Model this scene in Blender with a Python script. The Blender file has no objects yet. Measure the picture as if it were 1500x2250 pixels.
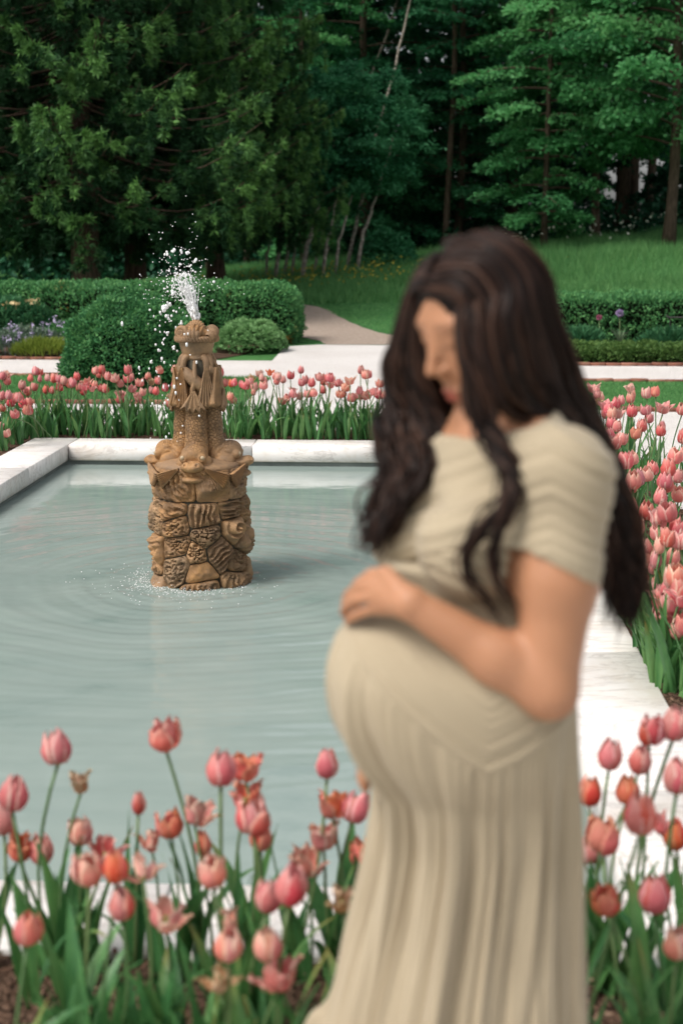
import bpy, math, random
import numpy as np
from mathutils import Vector, Matrix

S = bpy.context.scene
COL = S.collection
rng = np.random.default_rng(11)
random.seed(11)
R = math.radians

# ------------------------------------------------------------------ camera
PITCH, YAW, CAMZ, FPX = R(10.904), R(2.95), 1.65, 3125.0
cam = bpy.data.objects.new('camera', bpy.data.cameras.new('camera'))
COL.objects.link(cam)
cam.location = (0, 0, CAMZ)
cam.rotation_euler = (math.pi / 2 - PITCH, 0, YAW)
cam.data.sensor_fit = 'HORIZONTAL'
cam.data.sensor_width = 24.0
cam.data.lens = 50.0
cam.data.clip_start = 0.05
cam.data.clip_end = 800
cam.data.dof.use_dof = True
cam.data.dof.focus_distance = 8.0
cam.data.dof.aperture_fstop = 2.75
S.camera = cam

# ------------------------------------------------------------------ sky, sun, exposure
SUN_DIR = Vector((-0.52, -0.38, 0.95)).normalized()
w = bpy.data.worlds.new('World'); S.world = w; w.use_nodes = True
nt = w.node_tree; nt.nodes.clear()
sky = nt.nodes.new('ShaderNodeTexSky'); sky.sky_type = 'NISHITA'; sky.sun_disc = False
sky.sun_elevation = math.asin(SUN_DIR.z); sky.sun_rotation = math.atan2(SUN_DIR.x, SUN_DIR.y)
sky.dust_density = 4.0; sky.air_density = 1.0; sky.ozone_density = 1.0
hsv = nt.nodes.new('ShaderNodeHueSaturation'); hsv.inputs['Saturation'].default_value = 0.25   # thin overcast: the blue is washed out
bg = nt.nodes.new('ShaderNodeBackground'); bg.inputs['Strength'].default_value = 0.125
out = nt.nodes.new('ShaderNodeOutputWorld')
nt.links.new(sky.outputs[0], hsv.inputs['Color']); nt.links.new(hsv.outputs[0], bg.inputs[0]); nt.links.new(bg.outputs[0], out.inputs[0])
sl = bpy.data.lights.new('sun', 'SUN'); sl.energy = 1.5; sl.angle = R(26); sl.color = (1.0, 0.94, 0.86)
sun = bpy.data.objects.new('sun', sl); COL.objects.link(sun)
sun.rotation_euler = SUN_DIR.to_track_quat('Z', 'Y').to_euler()
S.view_settings.view_transform = 'Standard'; S.view_settings.look = 'None'
S.view_settings.gamma = 1.0; S.view_settings.exposure = 0.60
S.view_settings.use_curve_mapping = False
S.render.engine = 'CYCLES'
S.cycles.use_denoising = True
S.cycles.max_bounces = 7; S.cycles.transparent_max_bounces = 6

# ------------------------------------------------------------------ helpers
def at(px, py, Y):
    """world point on the vertical plane at distance Y that the photograph shows at pixel (px, py)"""
    x = (px - 750) / FPX; y = (1125 - py) / FPX
    sp, cp, sy, cy = math.sin(PITCH), math.cos(PITCH), math.sin(YAW), math.cos(YAW)
    fw = np.array([-sy * cp, cy * cp, -sp]); r = np.array([cy, sy, 0.0]); u = np.cross(r, fw)
    d = fw + x * r + y * u
    t = Y / d[1]
    return np.array([d[0] * t, Y, CAMZ + d[2] * t])

def gnd(px, py, z=0.0):
    a = at(px, py, 1.0); s = (z - CAMZ) / (a[2] - CAMZ)
    return np.array([a[0] * s, s, z])

def sstep(a, b, x):
    t = np.clip((np.asarray(x, float) - a) / (b - a), 0, 1)
    return t * t * (3 - 2 * t)

def terrain(X, Y):
    X = np.asarray(X, float); Y = np.asarray(Y, float)
    return sstep(26, 44, Y) * np.clip(0.78 + 0.085 * (X + 4), 0.25, 2.4)

def mesh(name, V, Fs, smooth=False, **attrs):
    me = bpy.data.meshes.new(name)
    V = np.asarray(V, np.float32).reshape(-1, 3)
    if isinstance(Fs, np.ndarray) or (len(Fs) and np.isscalar(Fs[0][0])): Fs = [np.asarray(Fs)]
    Fs = [np.asarray(f, np.int32) for f in Fs if len(f)]
    li = np.concatenate([f.ravel() for f in Fs]).astype(np.int32)
    tot = np.concatenate([np.full(len(f), f.shape[1]) for f in Fs])
    st = np.concatenate([[0], np.cumsum(tot)[:-1]]).astype(np.int32)
    me.vertices.add(len(V)); me.vertices.foreach_set('co', V.ravel())
    me.loops.add(len(li)); me.loops.foreach_set('vertex_index', li)
    me.polygons.add(len(st)); me.polygons.foreach_set('loop_start', st)
    if smooth: me.polygons.foreach_set('use_smooth', np.ones(len(st), bool))
    for k, v in attrs.items():
        a = me.attributes.new(k, 'FLOAT', 'POINT'); a.data.foreach_set('value', np.asarray(v, np.float32).ravel())
    me.update(calc_edges=True)
    return me

def obj(name, me, mat=None, parent=None, loc=None, rot=None, scale=None):
    if me is not None and mat is not None and not me.materials: me.materials.append(mat)
    o = bpy.data.objects.new(name, me); COL.objects.link(o)
    if parent is not None: o.parent = parent
    if loc is not None: o.location = tuple(float(v) for v in loc)
    if rot is not None: o.rotation_euler = tuple(float(v) for v in rot)
    if scale is not None: o.scale = (scale,) * 3 if np.isscalar(scale) else tuple(scale)
    return o

def tag(o, label=None, cat=None, group=None, kind=None):
    if label: o['label'] = label
    if cat: o['category'] = cat
    if group: o['group'] = group
    if kind: o['kind'] = kind
    return o

def thing(name, label, cat, loc=(0, 0, 0), rz=0.0, group=None):
    o = bpy.data.objects.new(name, None); COL.objects.link(o); o.empty_display_size = 0.1
    o.location = tuple(float(v) for v in loc); o.rotation_euler = (0, 0, rz)
    return tag(o, label, cat, group)

class MB:
    """collects shapes into one mesh"""
    def __init__(s): s.V = []; s.F = []; s.n = 0; s.A = []
    def add(s, V, F, a=0.0):
        V = np.asarray(V, float).reshape(-1, 3)
        for f in (F if isinstance(F, list) else [F]): s.F.append(np.asarray(f, int) + s.n)
        s.V.append(V); s.A.append(np.broadcast_to(np.asarray(a, float), (len(V),)).copy()); s.n += len(V)
    def mesh(s, name, smooth=False):
        by = {}
        for f in s.F: by.setdefault(f.shape[1], []).append(f)
        return mesh(name, np.concatenate(s.V), [np.concatenate(v) for v in by.values()], smooth, c=np.concatenate(s.A))

def box(x0, x1, y0, y1, z0, z1, bev=0.0):
    if bev <= 0:
        V = [(x, y, z) for z in (z0, z1) for y in (y0, y1) for x in (x0, x1)]
        F = np.array([(0, 2, 3, 1), (4, 5, 7, 6), (0, 1, 5, 4), (2, 6, 7, 3), (0, 4, 6, 2), (1, 3, 7, 5)])
        return np.array(V, float), F
    b = bev      # chamfered block: three stacked outlines
    V = []; 
    def ring(i, z): 
        return [(x0 + i, y0 + i, z), (x1 - i, y0 + i, z), (x1 - i, y1 - i, z), (x0 + i, y1 - i, z)]
    V = ring(b, z0) + ring(0, z0 + b) + ring(0, z1 - b) + ring(b, z1)
    F = [(3, 2, 1, 0), (12, 13, 14, 15)]
    for k in range(3):
        for i in range(4):
            j = (i + 1) % 4; F.append((4 * k + i, 4 * k + j, 4 * k + 4 + j, 4 * k + 4 + i))
    return np.array(V, float), np.array(F)

def tube(P, rad, n=8, cap=True, squash=None):
    P = np.asarray(P, float); m = len(P); rad = np.broadcast_to(np.asarray(rad, float), (m,))
    T = np.gradient(P, axis=0); T /= np.linalg.norm(T, axis=1)[:, None] + 1e-9
    up = np.array([0.31, 0.87, 0.38]) if abs(T[0] @ np.array([0.31, 0.87, 0.38])) < 0.9 else np.array([1.0, 0, 0])
    A = np.zeros_like(P); a = up - T[0] * (up @ T[0]); a /= np.linalg.norm(a)
    for i in range(m):
        a = a - T[i] * (a @ T[i]); a /= np.linalg.norm(a) + 1e-9; A[i] = a
    B = np.cross(T, A)
    th = np.arange(n) * 2 * math.pi / n
    V = P[:, None] + rad[:, None, None] * (np.cos(th)[None, :, None] * A[:, None] + np.sin(th)[None, :, None] * B[:, None])
    V = V.reshape(-1, 3)
    i, j = np.meshgrid(np.arange(m - 1), np.arange(n), indexing='ij'); j2 = (j + 1) % n
    F = np.stack([i * n + j, i * n + j2, (i + 1) * n + j2, (i + 1) * n + j], -1).reshape(-1, 4)
    Fs = [F]
    if cap: Fs += [np.arange(n)[::-1][None], ((m - 1) * n + np.arange(n))[None]]
    return V, Fs

def grid_faces(n, m, wrap=False):
    """n rows, m columns"""
    i, j = np.meshgrid(np.arange(n - 1), np.arange(m if wrap else m - 1), indexing='ij'); j2 = (j + 1) % m
    return np.stack([i * m + j, i * m + j2, (i + 1) * m + j2, (i + 1) * m + j], -1).reshape(-1, 4)

def smooth_path(P, n):
    """Catmull-Rom through the points"""
    P = np.asarray(P, float); Q = np.vstack([2 * P[0] - P[1], P, 2 * P[-1] - P[-2]])
    t = np.linspace(0, len(P) - 1 - 1e-6, n); k = t.astype(int); u = (t - k)[:, None]
    p0, p1, p2, p3 = Q[k], Q[k + 1], Q[k + 2], Q[k + 3]
    return 0.5 * (2 * p1 + (p2 - p0) * u + (2 * p0 - 5 * p1 + 4 * p2 - p3) * u ** 2 + (3 * p1 - p0 - 3 * p2 + p3) * u ** 3)

def hsh(i, j, k, s=0):
    h = (i.astype(np.int64) * 374761393 + j.astype(np.int64) * 668265263 + k.astype(np.int64) * 2147483647 + s * 974711) & 0x7fffffff
    h = ((h ^ (h >> 13)) * 1274126177) & 0x7fffffff
    return ((h ^ (h >> 16)) & 0xffff) / 65535.0

def vnoise(P, s=0):
    P = np.asarray(P, float); I = np.floor(P).astype(int); f = P - I; f = f * f * (3 - 2 * f)
    r = 0
    for a in (0, 1):
        for b in (0, 1):
            for c in (0, 1):
                wt = (f[..., 0] if a else 1 - f[..., 0]) * (f[..., 1] if b else 1 - f[..., 1]) * (f[..., 2] if c else 1 - f[..., 2])
                r = r + wt * hsh(I[..., 0] + a, I[..., 1] + b, I[..., 2] + c, s)
    return r

def surfnet(f, org, h):
    """isosurface (f = 0) of a grid of signed distances: one vertex per crossed cell, one quad per crossed edge"""
    ins = f < 0
    nx, ny, nz = f.shape
    cnt = np.zeros((nx - 1, ny - 1, nz - 1), np.int8)
    for a in (0, 1):
        for b in (0, 1):
            for c in (0, 1): cnt += ins[a:nx - 1 + a, b:ny - 1 + b, c:nz - 1 + c]
    act = (cnt > 0) & (cnt < 8)
    ci = np.argwhere(act); idx = -np.ones(act.shape, np.int64); idx[act] = np.arange(len(ci))
    acc = np.zeros((len(ci), 3)); num = np.zeros(len(ci))
    corners = [(a, b, c) for a in (0, 1) for b in (0, 1) for c in (0, 1)]
    fv = {k: f[ci[:, 0] + k[0], ci[:, 1] + k[1], ci[:, 2] + k[2]] for k in corners}
    for p in corners:
        for ax in range(3):
            if p[ax] == 0:
                q = list(p); q[ax] = 1; q = tuple(q)
                a, b = fv[p], fv[q]; m = (a < 0) != (b < 0)
                t = np.where(m, a / np.where(m, a - b, 1), 0)
                pt = np.array(p, float)[None].repeat(len(ci), 0); pt[:, ax] += t
                acc += pt * m[:, None]; num += m
    V = org + h * (ci + acc / num[:, None])
    Q = []
    for ax in range(3):
        sl0 = [slice(None)] * 3; sl1 = [slice(None)] * 3
        sl0[ax] = slice(0, -1); sl1[ax] = slice(1, None)
        d = ins[tuple(sl0)] != ins[tuple(sl1)]
        e = np.argwhere(d); b, c = (ax + 1) % 3, (ax + 2) % 3
        e = e[(e[:, b] > 0) & (e[:, c] > 0) & (e[:, b] < f.shape[b] - 1) & (e[:, c] < f.shape[c] - 1)]
        def cell(ob, oc):
            k = e.copy(); k[:, b] -= ob; k[:, c] -= oc
            return idx[k[:, 0], k[:, 1], k[:, 2]]
        q = np.stack([cell(1, 1), cell(0, 1), cell(0, 0), cell(1, 0)], -1)
        flip = ~ins[e[:, 0], e[:, 1], e[:, 2]]
        q[flip] = q[flip][:, ::-1]
        Q.append(q)
    return V, np.concatenate(Q)

def smin(a, b, k):
    h = np.clip(0.5 + 0.5 * (b - a) / k, 0, 1)
    return b + (a - b) * h - k * h * (1 - h)

def sd_cone(P, a, b, ra, rb):
    a = np.asarray(a, float); b = np.asarray(b, float); ba = b - a
    t = np.clip(((P - a) @ ba) / (ba @ ba), 0, 1)
    return np.linalg.norm(P - a - t[..., None] * ba, axis=-1) - (ra + (rb - ra) * t)

def sd_ell(P, c, r, M=None):
    q = P - np.asarray(c, float)
    if M is not None: q = q @ np.asarray(M).T       # rows of M: the local axes
    r = np.asarray(r, float)
    k0 = np.linalg.norm(q / r, axis=-1); k1 = np.linalg.norm(q / (r * r), axis=-1)
    return k0 * (k0 - 1) / (k1 + 1e-9)

def sd_grid(fn, lo, hi, h, blk=14):
    """isosurface of fn in a box; blocks far from the surface are skipped"""
    lo = np.asarray(lo, float); n = (np.ceil((np.asarray(hi) - lo) / h / blk).astype(int)) * blk
    nb = n // blk; bc = np.stack(np.meshgrid(*[lo[i] + h * (np.arange(nb[i]) * blk + (blk - 1) / 2) for i in range(3)], indexing='ij'), -1).reshape(-1, 3)
    dc = fn(bc); act = np.abs(dc) < h * blk * 0.5 * 1.7320508 * 1.7 + 0.01
    f = np.repeat(np.repeat(np.repeat(np.where(dc.reshape(nb) < 0, -1.0, 1.0).astype(np.float32), blk, 0), blk, 1), blk, 2)
    off = np.stack(np.meshgrid(*[np.arange(blk)] * 3, indexing='ij'), -1).reshape(-1, 3); ai = np.argwhere(act.reshape(nb)) * blk
    for i in range(0, len(ai), 160):
        g = ai[i:i + 160, None] + off[None]; f[g[..., 0], g[..., 1], g[..., 2]] = fn(lo + h * g)
    return surfnet(f, lo, h)

def leaf_quads(P, D, N, L, W, mid=0.45, fold=0.0):
    """one four-cornered leaf per row"""
    D = D / (np.linalg.norm(D, axis=1)[:, None] + 1e-9)
    Sd = np.cross(D, N); Sd /= np.linalg.norm(Sd, axis=1)[:, None] + 1e-9
    L = np.broadcast_to(L, (len(P),))[:, None]; W = np.broadcast_to(W, (len(P),))[:, None]
    a = P; b = P + D * L * mid + Sd * W / 2; c = P + D * L; d = P + D * L * mid - Sd * W / 2
    V = np.stack([a, b, c, d], 1).reshape(-1, 3)
    return V, np.arange(len(V)).reshape(-1, 4)

def unit(v):
    v = np.asarray(v, float); return v / (np.linalg.norm(v, axis=-1, keepdims=True) + 1e-9)

# ------------------------------------------------------------------ materials
class NT:
    def __init__(s, name):
        s.m = bpy.data.materials.new(name); s.m.use_nodes = True; s.t = s.m.node_tree
        s.b = s.t.nodes['Principled BSDF']; s.o = s.t.nodes['Material Output']
    def n(s, kind, **kw):
        x = s.t.nodes.new(kind)
        for k, v in kw.items():
            if k in x.inputs: x.inputs[k].default_value = v
            else: setattr(x, k, v)
        return x
    def l(s, a, b): s.t.links.new(a, b)
    def coord(s, which='Object', scale=(1, 1, 1)):
        c = s.n('ShaderNodeTexCoord'); m = s.n('ShaderNodeMapping'); m.inputs['Scale'].default_value = scale
        s.l(c.outputs[which], m.inputs[0]); return m.outputs[0]
    def noise(s, vec, scale, detail=4, rough=0.55, dist=0.0):
        x = s.n('ShaderNodeTexNoise'); x.inputs['Scale'].default_value = scale; x.inputs['Detail'].default_value = detail
        x.inputs['Roughness'].default_value = rough; x.inputs['Distortion'].default_value = dist
        if vec is not None: s.l(vec, x.inputs['Vector'])
        return x.outputs['Fac']
    def ramp(s, fac, stops):
        r = s.n('ShaderNodeValToRGB'); e = r.color_ramp.elements
        while len(e) < len(stops): e.new(0.5)
        for k, (p, c) in enumerate(stops): e[k].position = p; e[k].color = (*c, 1) if len(c) == 3 else c
        if fac is not None: s.l(fac, r.inputs[0])
        return r.outputs[0]
    def mix(s, fac, a, b, mode='MIX'):
        x = s.n('ShaderNodeMix'); x.data_type = 'RGBA'; x.blend_type = mode
        for sock, v in ((x.inputs[0], fac), (x.inputs[6], a), (x.inputs[7], b)):
            if hasattr(v, 'is_linked') or isinstance(v, bpy.types.NodeSocket): s.l(v, sock)
            elif np.isscalar(v): sock.default_value = v
            else: sock.default_value = (*v, 1)
        return x.outputs[2]
    def attr(s, name='c'):
        x = s.n('ShaderNodeAttribute'); x.attribute_name = name; return x.outputs['Fac']
    def rnd(s): return s.n('ShaderNodeObjectInfo').outputs['Random']
    def bump(s, h, strength=0.3, dist=0.01, prev=None):
        x = s.n('ShaderNodeBump'); x.inputs['Strength'].default_value = strength; x.inputs['Distance'].default_value = dist
        s.l(h, x.inputs['Height'])
        if prev is not None: s.l(prev, x.inputs['Normal'])
        return x.outputs[0]
    def math(s, op, a, b=None):
        x = s.n('ShaderNodeMath'); x.operation = op
        for i, v in enumerate((a, b)):
            if v is None: continue
            if np.isscalar(v): x.inputs[i].default_value = v
            else: s.l(v, x.inputs[i])
        return x.outputs[0]
    def set(s, color=None, rough=None, normal=None, spec=None, **kw):
        for key, v in (('Base Color', color), ('Roughness', rough), ('Normal', normal), ('Specular IOR Level', spec), *kw.items()):
            if v is None: continue
            i = s.b.inputs[key]
            if isinstance(v, bpy.types.NodeSocket): s.l(v, i)
            elif np.isscalar(v): i.default_value = v
            else: i.default_value = (*v, 1) if len(v) == 3 else v
        return s.m
    def leafy(s, col, trans=0.3, rough=0.5, spec=0.25):
        """diffuse + translucent leaf"""
        s.set(col, rough, spec=spec)
        t = s.n('ShaderNodeBsdfTranslucent'); mx = s.n('ShaderNodeMixShader'); mx.inputs[0].default_value = trans
        s.l(col, t.inputs[0]); s.l(s.b.outputs[0], mx.inputs[1]); s.l(t.outputs[0], mx.inputs[2]); s.l(mx.outputs[0], s.o.inputs[0])
        return s.m

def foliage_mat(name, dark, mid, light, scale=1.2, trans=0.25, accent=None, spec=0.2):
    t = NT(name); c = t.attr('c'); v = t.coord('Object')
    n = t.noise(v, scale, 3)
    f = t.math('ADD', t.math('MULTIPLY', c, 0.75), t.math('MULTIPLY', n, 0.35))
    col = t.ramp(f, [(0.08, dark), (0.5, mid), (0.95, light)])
    if accent:
        a = t.noise(v, accent[1], 2); msk = t.ramp(a, [(accent[2], (0, 0, 0)), (accent[2] + 0.05, (1, 1, 1))])
        msk2 = t.math('MULTIPLY', msk, t.math('GREATER_THAN', c, 0.55)); col = t.mix(msk2, col, accent[0])
    return t.leafy(col, trans, 0.55, spec)
# ================================================================== ground, pool
PX0, PX1, PY0, PY1 = -2.728, 0.535, 3.33, 11.0        # inner edge of the coping
CW, CT, CB, WZ = 0.365, 0.05, -0.078, -0.112          # coping width, top, underside; water level
ox0, ox1, oy0, oy1 = PX0 - CW, PX1 + CW, PY0 - CW, PY1 + CW

t = NT('meadow_ground'); v = t.coord('Object')
col = t.ramp(t.noise(v, 0.5, 6), [(0.3, (0.030, 0.09, 0.026)), (0.55, (0.055, 0.16, 0.045)), (0.75, (0.085, 0.21, 0.06))])
M_meadow = t.set(col, 0.95, t.bump(t.noise(v, 9, 5), 0.6, 0.08), spec=0.1)
t = NT('white_gravel'); v = t.coord('Object')
vo = t.n('ShaderNodeTexVoronoi'); vo.inputs['Scale'].default_value = 55; t.l(v, vo.inputs['Vector'])
col = t.ramp(t.noise(v, 38, 5, 0.7), [(0.25, (0.46, 0.42, 0.40)), (0.42, (0.70, 0.66, 0.63)), (0.7, (0.79, 0.755, 0.73))])
col = t.mix(t.ramp(t.noise(v, 0.9, 4), [(0.35, (0, 0, 0)), (0.8, (0.45,) * 3)]), col, (0.54, 0.49, 0.45))
col = t.mix(t.ramp(vo.outputs['Color'], [(0.03, (1, 1, 1)), (0.07, (0, 0, 0))]), col, (0.40, 0.34, 0.30))
M_gravel = t.set(col, 0.9, t.bump(vo.outputs['Distance'], 0.9, 0.02), spec=0.2)
t = NT('tan_gravel'); v = t.coord('Object')
col = t.ramp(t.noise(v, 20, 6, 0.7), [(0.3, (0.24, 0.18, 0.14)), (0.7, (0.46, 0.38, 0.32))])
M_tan = t.set(col, 0.95, t.bump(t.noise(v, 60, 3), 0.7, 0.02), spec=0.1)
t = NT('mown_grass'); v = t.coord('Object')
col = t.ramp(t.noise(v, 6, 6, 0.65), [(0.3, (0.028, 0.10, 0.030)), (0.6, (0.055, 0.165, 0.05)), (0.8, (0.10, 0.21, 0.07))])
M_lawn = t.set(col, 0.9, t.bump(t.noise(v, 45, 4), 0.8, 0.03), spec=0.1)
t = NT('bark_mulch'); v = t.coord('Object')
vo = t.n('ShaderNodeTexVoronoi'); vo.inputs['Scale'].default_value = 60; t.l(v, vo.inputs['Vector'])
col = t.mix(0.5, t.ramp(t.noise(v, 40, 6, 0.7), [(0.3, (0.030, 0.017, 0.011)), (0.7, (0.16, 0.095, 0.062))]), t.ramp(vo.outputs['Color'], [(0, (0.04, 0.022, 0.014)), (1, (0.22, 0.14, 0.10))]))
M_soil = t.set(col, 0.95, t.bump(vo.outputs['Distance'], 1.0, 0.03), spec=0.1)

def sheet(xs, ys, z, hole=None, follow=False):
    xs = np.asarray(sorted(set(np.round(xs, 4)))); ys = np.asarray(sorted(set(np.round(ys, 4))))
    X, Y = np.meshgrid(xs, ys); Z = terrain(X, Y) + z
    F = grid_faces(len(ys), len(xs))
    if hole:
        V = np.stack([X, Y, Z], -1).reshape(-1, 3); c = V[F].mean(1)
        F = F[~((c[:, 0] > hole[0]) & (c[:, 0] < hole[1]) & (c[:, 1] > hole[2]) & (c[:, 1] < hole[3]))]
    return np.stack([X, Y, Z], -1).reshape(-1, 3), F

hole = (ox0 + 0.05, ox1 - 0.05, oy0 + 0.05, oy1 - 0.05)
V, F = sheet(list(np.linspace(-16, 16, 33)) + list(np.linspace(-300, -16, 12)) + list(np.linspace(16, 300, 12)) + list(hole[:2]),
             list(np.linspace(-6, 60, 67)) + list(np.linspace(60, 500, 12)) + [-200, -60] + list(hole[2:]), 0, hole)
tag(obj('ground', mesh('ground', V, F, True), M_meadow), kind='structure')

# white gravel court around the pool; its back edge follows the beds
V, F = sheet(list(np.linspace(-13, 13, 27)) + list(hole[:2]), list(np.linspace(-4, 19.4, 24)) + list(hole[2:]), 0.006, hole)
mb = MB(); mb.add(V, F)
edge = [(-1.95, 19.4), (1.9, 19.4), (1.9, 22.3), (0.6, 22.42), (-0.5, 22.36), (-1.5, 22.45), (-2.0, 22.0)]
mb.add([(x, y, 0.006) for x, y in edge], np.arange(len(edge))[None])
tag(obj('gravel_court', mb.mesh('gravel_court'), M_gravel), kind='structure')

# tan path leaving the court and curving away behind the clipped hedge
Lp = [(-1.42, 22.4), (-1.62, 23.3), (-2.25, 24.8), (-3.2, 26.6), (-4.6, 28.6), (-7.0, 30.4)]
Rp = [(1.7, 22.4), (0.9, 23.0), (-0.36, 24.6), (-1.35, 28.2), (-2.2, 31.2), (-5.0, 33.6)]
A = smooth_path([(*p, 0) for p in Lp], 30); B = smooth_path([(*p, 0) for p in Rp], 30)
G = A[:, None] * (1 - np.linspace(0, 1, 9))[None, :, None] + B[:, None] * np.linspace(0, 1, 9)[None, :, None]
G[:, 1:-1, :2] += 0; G[..., 2] = terrain(G[..., 0], G[..., 1]) + 0.012
G[:, (0, -1), 0] += rng.normal(0, 0.03, (30, 2))
tag(obj('path', mesh('path', G.reshape(-1, 3), grid_faces(30, 9)), M_tan), kind='structure')

def flat(name, pts, mat, z):
    V = [(x, y, z) for x, y in pts]
    return tag(obj(name, mesh(name, V, np.arange(len(V))[None]), mat), kind='structure')
flat('lawn', [(-13, 14.24), (-1.72, 14.24), (-1.72, 16.98), (-13, 16.98)], M_lawn, 0.012)
flat('lawn', [(1.72, 13.86), (13, 13.86), (13, 16.6), (1.72, 16.6)], M_lawn, 0.012)
flat('bed_soil', [(-13, 19.5), (-2.75, 19.5), (-2.45, 20.4), (-2.35, 22.2), (-2.6, 24.2), (-13, 24.2)], M_soil, 0.012)
flat('bed_soil', [(1.85, 18.9), (13, 18.9), (13, 24), (1.85, 24)], M_soil, 0.012)
# mown lawn beyond the court
V, F = sheet(np.linspace(-6, 9, 24), np.linspace(22.2, 33.5, 20), 0.005)
tag(obj('lawn', mesh('lawn', V, F, True), M_lawn), kind='structure')
# tulip beds along the four sides of the pool (outside the coping)
bw = 0.72
for n_, (x0, x1, y0, y1) in enumerate([(ox0 - bw, ox1 + bw, oy1 - 0.02, oy1 + bw), (ox1 - 0.02, ox1 + bw, oy0, oy1 - 0.02), (ox0 - bw, ox0 + 0.02, oy0, oy1 - 0.02), (ox0 - bw, ox1 + bw, oy0 - 0.82, oy0 + 0.02)]):
    nx, ny = max(8, int((x1 - x0) / 0.05)), max(8, int((y1 - y0) / 0.05))
    X, Y = np.meshgrid(np.linspace(x0, x1, nx), np.linspace(y0, y1, ny))
    Z = 0.012 + 0.022 * vnoise(np.stack([X * 9, Y * 9, X * 0], -1)) + 0.02 * vnoise(np.stack([X * 26, Y * 26, X * 0], -1), 3)
    tag(obj('bed_soil', mesh('bed_soil', np.stack([X, Y, Z], -1).reshape(-1, 3), grid_faces(ny, nx), True), M_soil), kind='structure')

# loose bark chips lying on the near beds
mb = MB(); k = 2600
P = np.stack([rng.uniform(-2.2, 1.6, k), rng.uniform(oy0 - 0.8, oy0 - 0.01, k), rng.uniform(0.035, 0.055, k)], 1)
P2 = np.stack([rng.uniform(ox1, ox1 + bw, k), rng.uniform(oy0, oy1, k), rng.uniform(0.035, 0.055, k)], 1)
P = np.concatenate([P, P2]); D = rng.normal(0, 1, P.shape); D[:, 2] *= 0.3; N = rng.normal(0, 0.5, P.shape) + (0, 0, 1)
V, F = leaf_quads(P, D, N, rng.uniform(0.015, 0.045, len(P)), rng.uniform(0.006, 0.016, len(P)))
t = NT('bark_chips'); c = t.ramp(t.attr(), [(0, (0.035, 0.018, 0.012)), (0.6, (0.13, 0.075, 0.05)), (1, (0.3, 0.2, 0.14))]); M_chip = t.set(c, 0.9, spec=0.1)
tag(obj('bark_mulch', mesh('bark_mulch', V, F, c=np.repeat(rng.random(len(P)), 4)), M_chip), 'brown bark chips scattered over the tulip bed soil', 'mulch', kind='stuff')

# ------------------------------------------------------------------ marble coping, each slab a part
t = NT('white_marble'); v = t.coord('Object')
oi = t.n('ShaderNodeObjectInfo'); va = t.n('ShaderNodeVectorMath', operation='MULTIPLY_ADD')
t.l(v, va.inputs[0]); va.inputs[1].default_value = (1, 1, 1)
cx = t.n('ShaderNodeCombineXYZ'); t.l(t.math('MULTIPLY', oi.outputs['Random'], 37.0), cx.inputs[0]); t.l(t.math('MULTIPLY', oi.outputs['Random'], 11.0), cx.inputs[2]); t.l(cx.outputs[0], va.inputs[2])
mp = t.n('ShaderNodeMapping'); t.l(va.outputs[0], mp.inputs[0]); mp.inputs['Rotation'].default_value = (0.3, 0.5, 0.6); mp.inputs['Scale'].default_value = (1, 3.2, 2.4)
vein = t.noise(mp.outputs[0], 1.7, 9, 0.62, 1.6)
col = t.ramp(vein, [(0.36, (0.80, 0.765, 0.74)), (0.475, (0.775, 0.735, 0.70)), (0.50, (0.57, 0.53, 0.50)), (0.525, (0.78, 0.74, 0.705)), (0.8, (0.83, 0.80, 0.78))])
stain = t.ramp(t.noise(va.outputs[0], 3.5, 7, 0.7), [(0.52, (0, 0, 0)), (0.75, (0.65,) * 3)])
col = t.mix(stain, col, (0.60, 0.50, 0.40))
sep = t.n('ShaderNodeSeparateXYZ'); t.l(v, sep.inputs[0])
low = t.ramp(t.math('ADD', sep.outputs[2], t.math('MULTIPLY', t.noise(v, 14, 5), 0.06)), [(0.0, (0, 0, 0)), (1, (1, 1, 1))])
tide = t.n('ShaderNodeMapRange'); t.l(t.math('ADD', sep.outputs[2], t.math('MULTIPLY', t.noise(v, 14, 5), 0.05)), tide.inputs[0])
tide.inputs[1].default_value = -0.055; tide.inputs[2].default_value = -0.035; tide.inputs[3].default_value = 0.55; tide.inputs[4].default_value = 0.0
col = t.mix(tide.outputs[0], col, (0.42, 0.34, 0.24))
M_marble = t.set(col, 0.42, t.bump(t.noise(v, 30, 5), 0.08, 0.01), spec=0.35)
cop = thing('pool_coping', 'white veined marble slabs edging the rectangular pool', 'pool edge')
g = 0.004
def slab(x0, x1, y0, y1):
    z = rng.normal(0, 0.0012)
    V, F = box(x0 + g, x1 - g, y0 + g, y1 - g, CB, CT + z, 0.005)
    obj('slab', mesh('slab', V, F), M_marble, cop)
xs_far = [PX0, at(553, 979, PY1)[0], at(553, 979, PY1)[0] + 1.42, PX1]
for a, b in zip(xs_far[:-1], xs_far[1:]): slab(a, b, PY1, oy1)
xs_near = [PX0, -1.75, -0.6, PX1]
for a, b in zip(xs_near[:-1], xs_near[1:]): slab(a, b, oy0, PY0)
ysl = [oy0, 4.3, 5.75, 7.2, 8.65, 9.85, oy1]
for a, b in zip(ysl[:-1], ysl[1:]): slab(ox0, PX0, a, b)
ysr = [oy0, 4.02, 5.45, 6.9, 8.3, 9.7, oy1]
for a, b in zip(ysr[:-1], ysr[1:]): slab(PX1, ox1, a, b)

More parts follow.
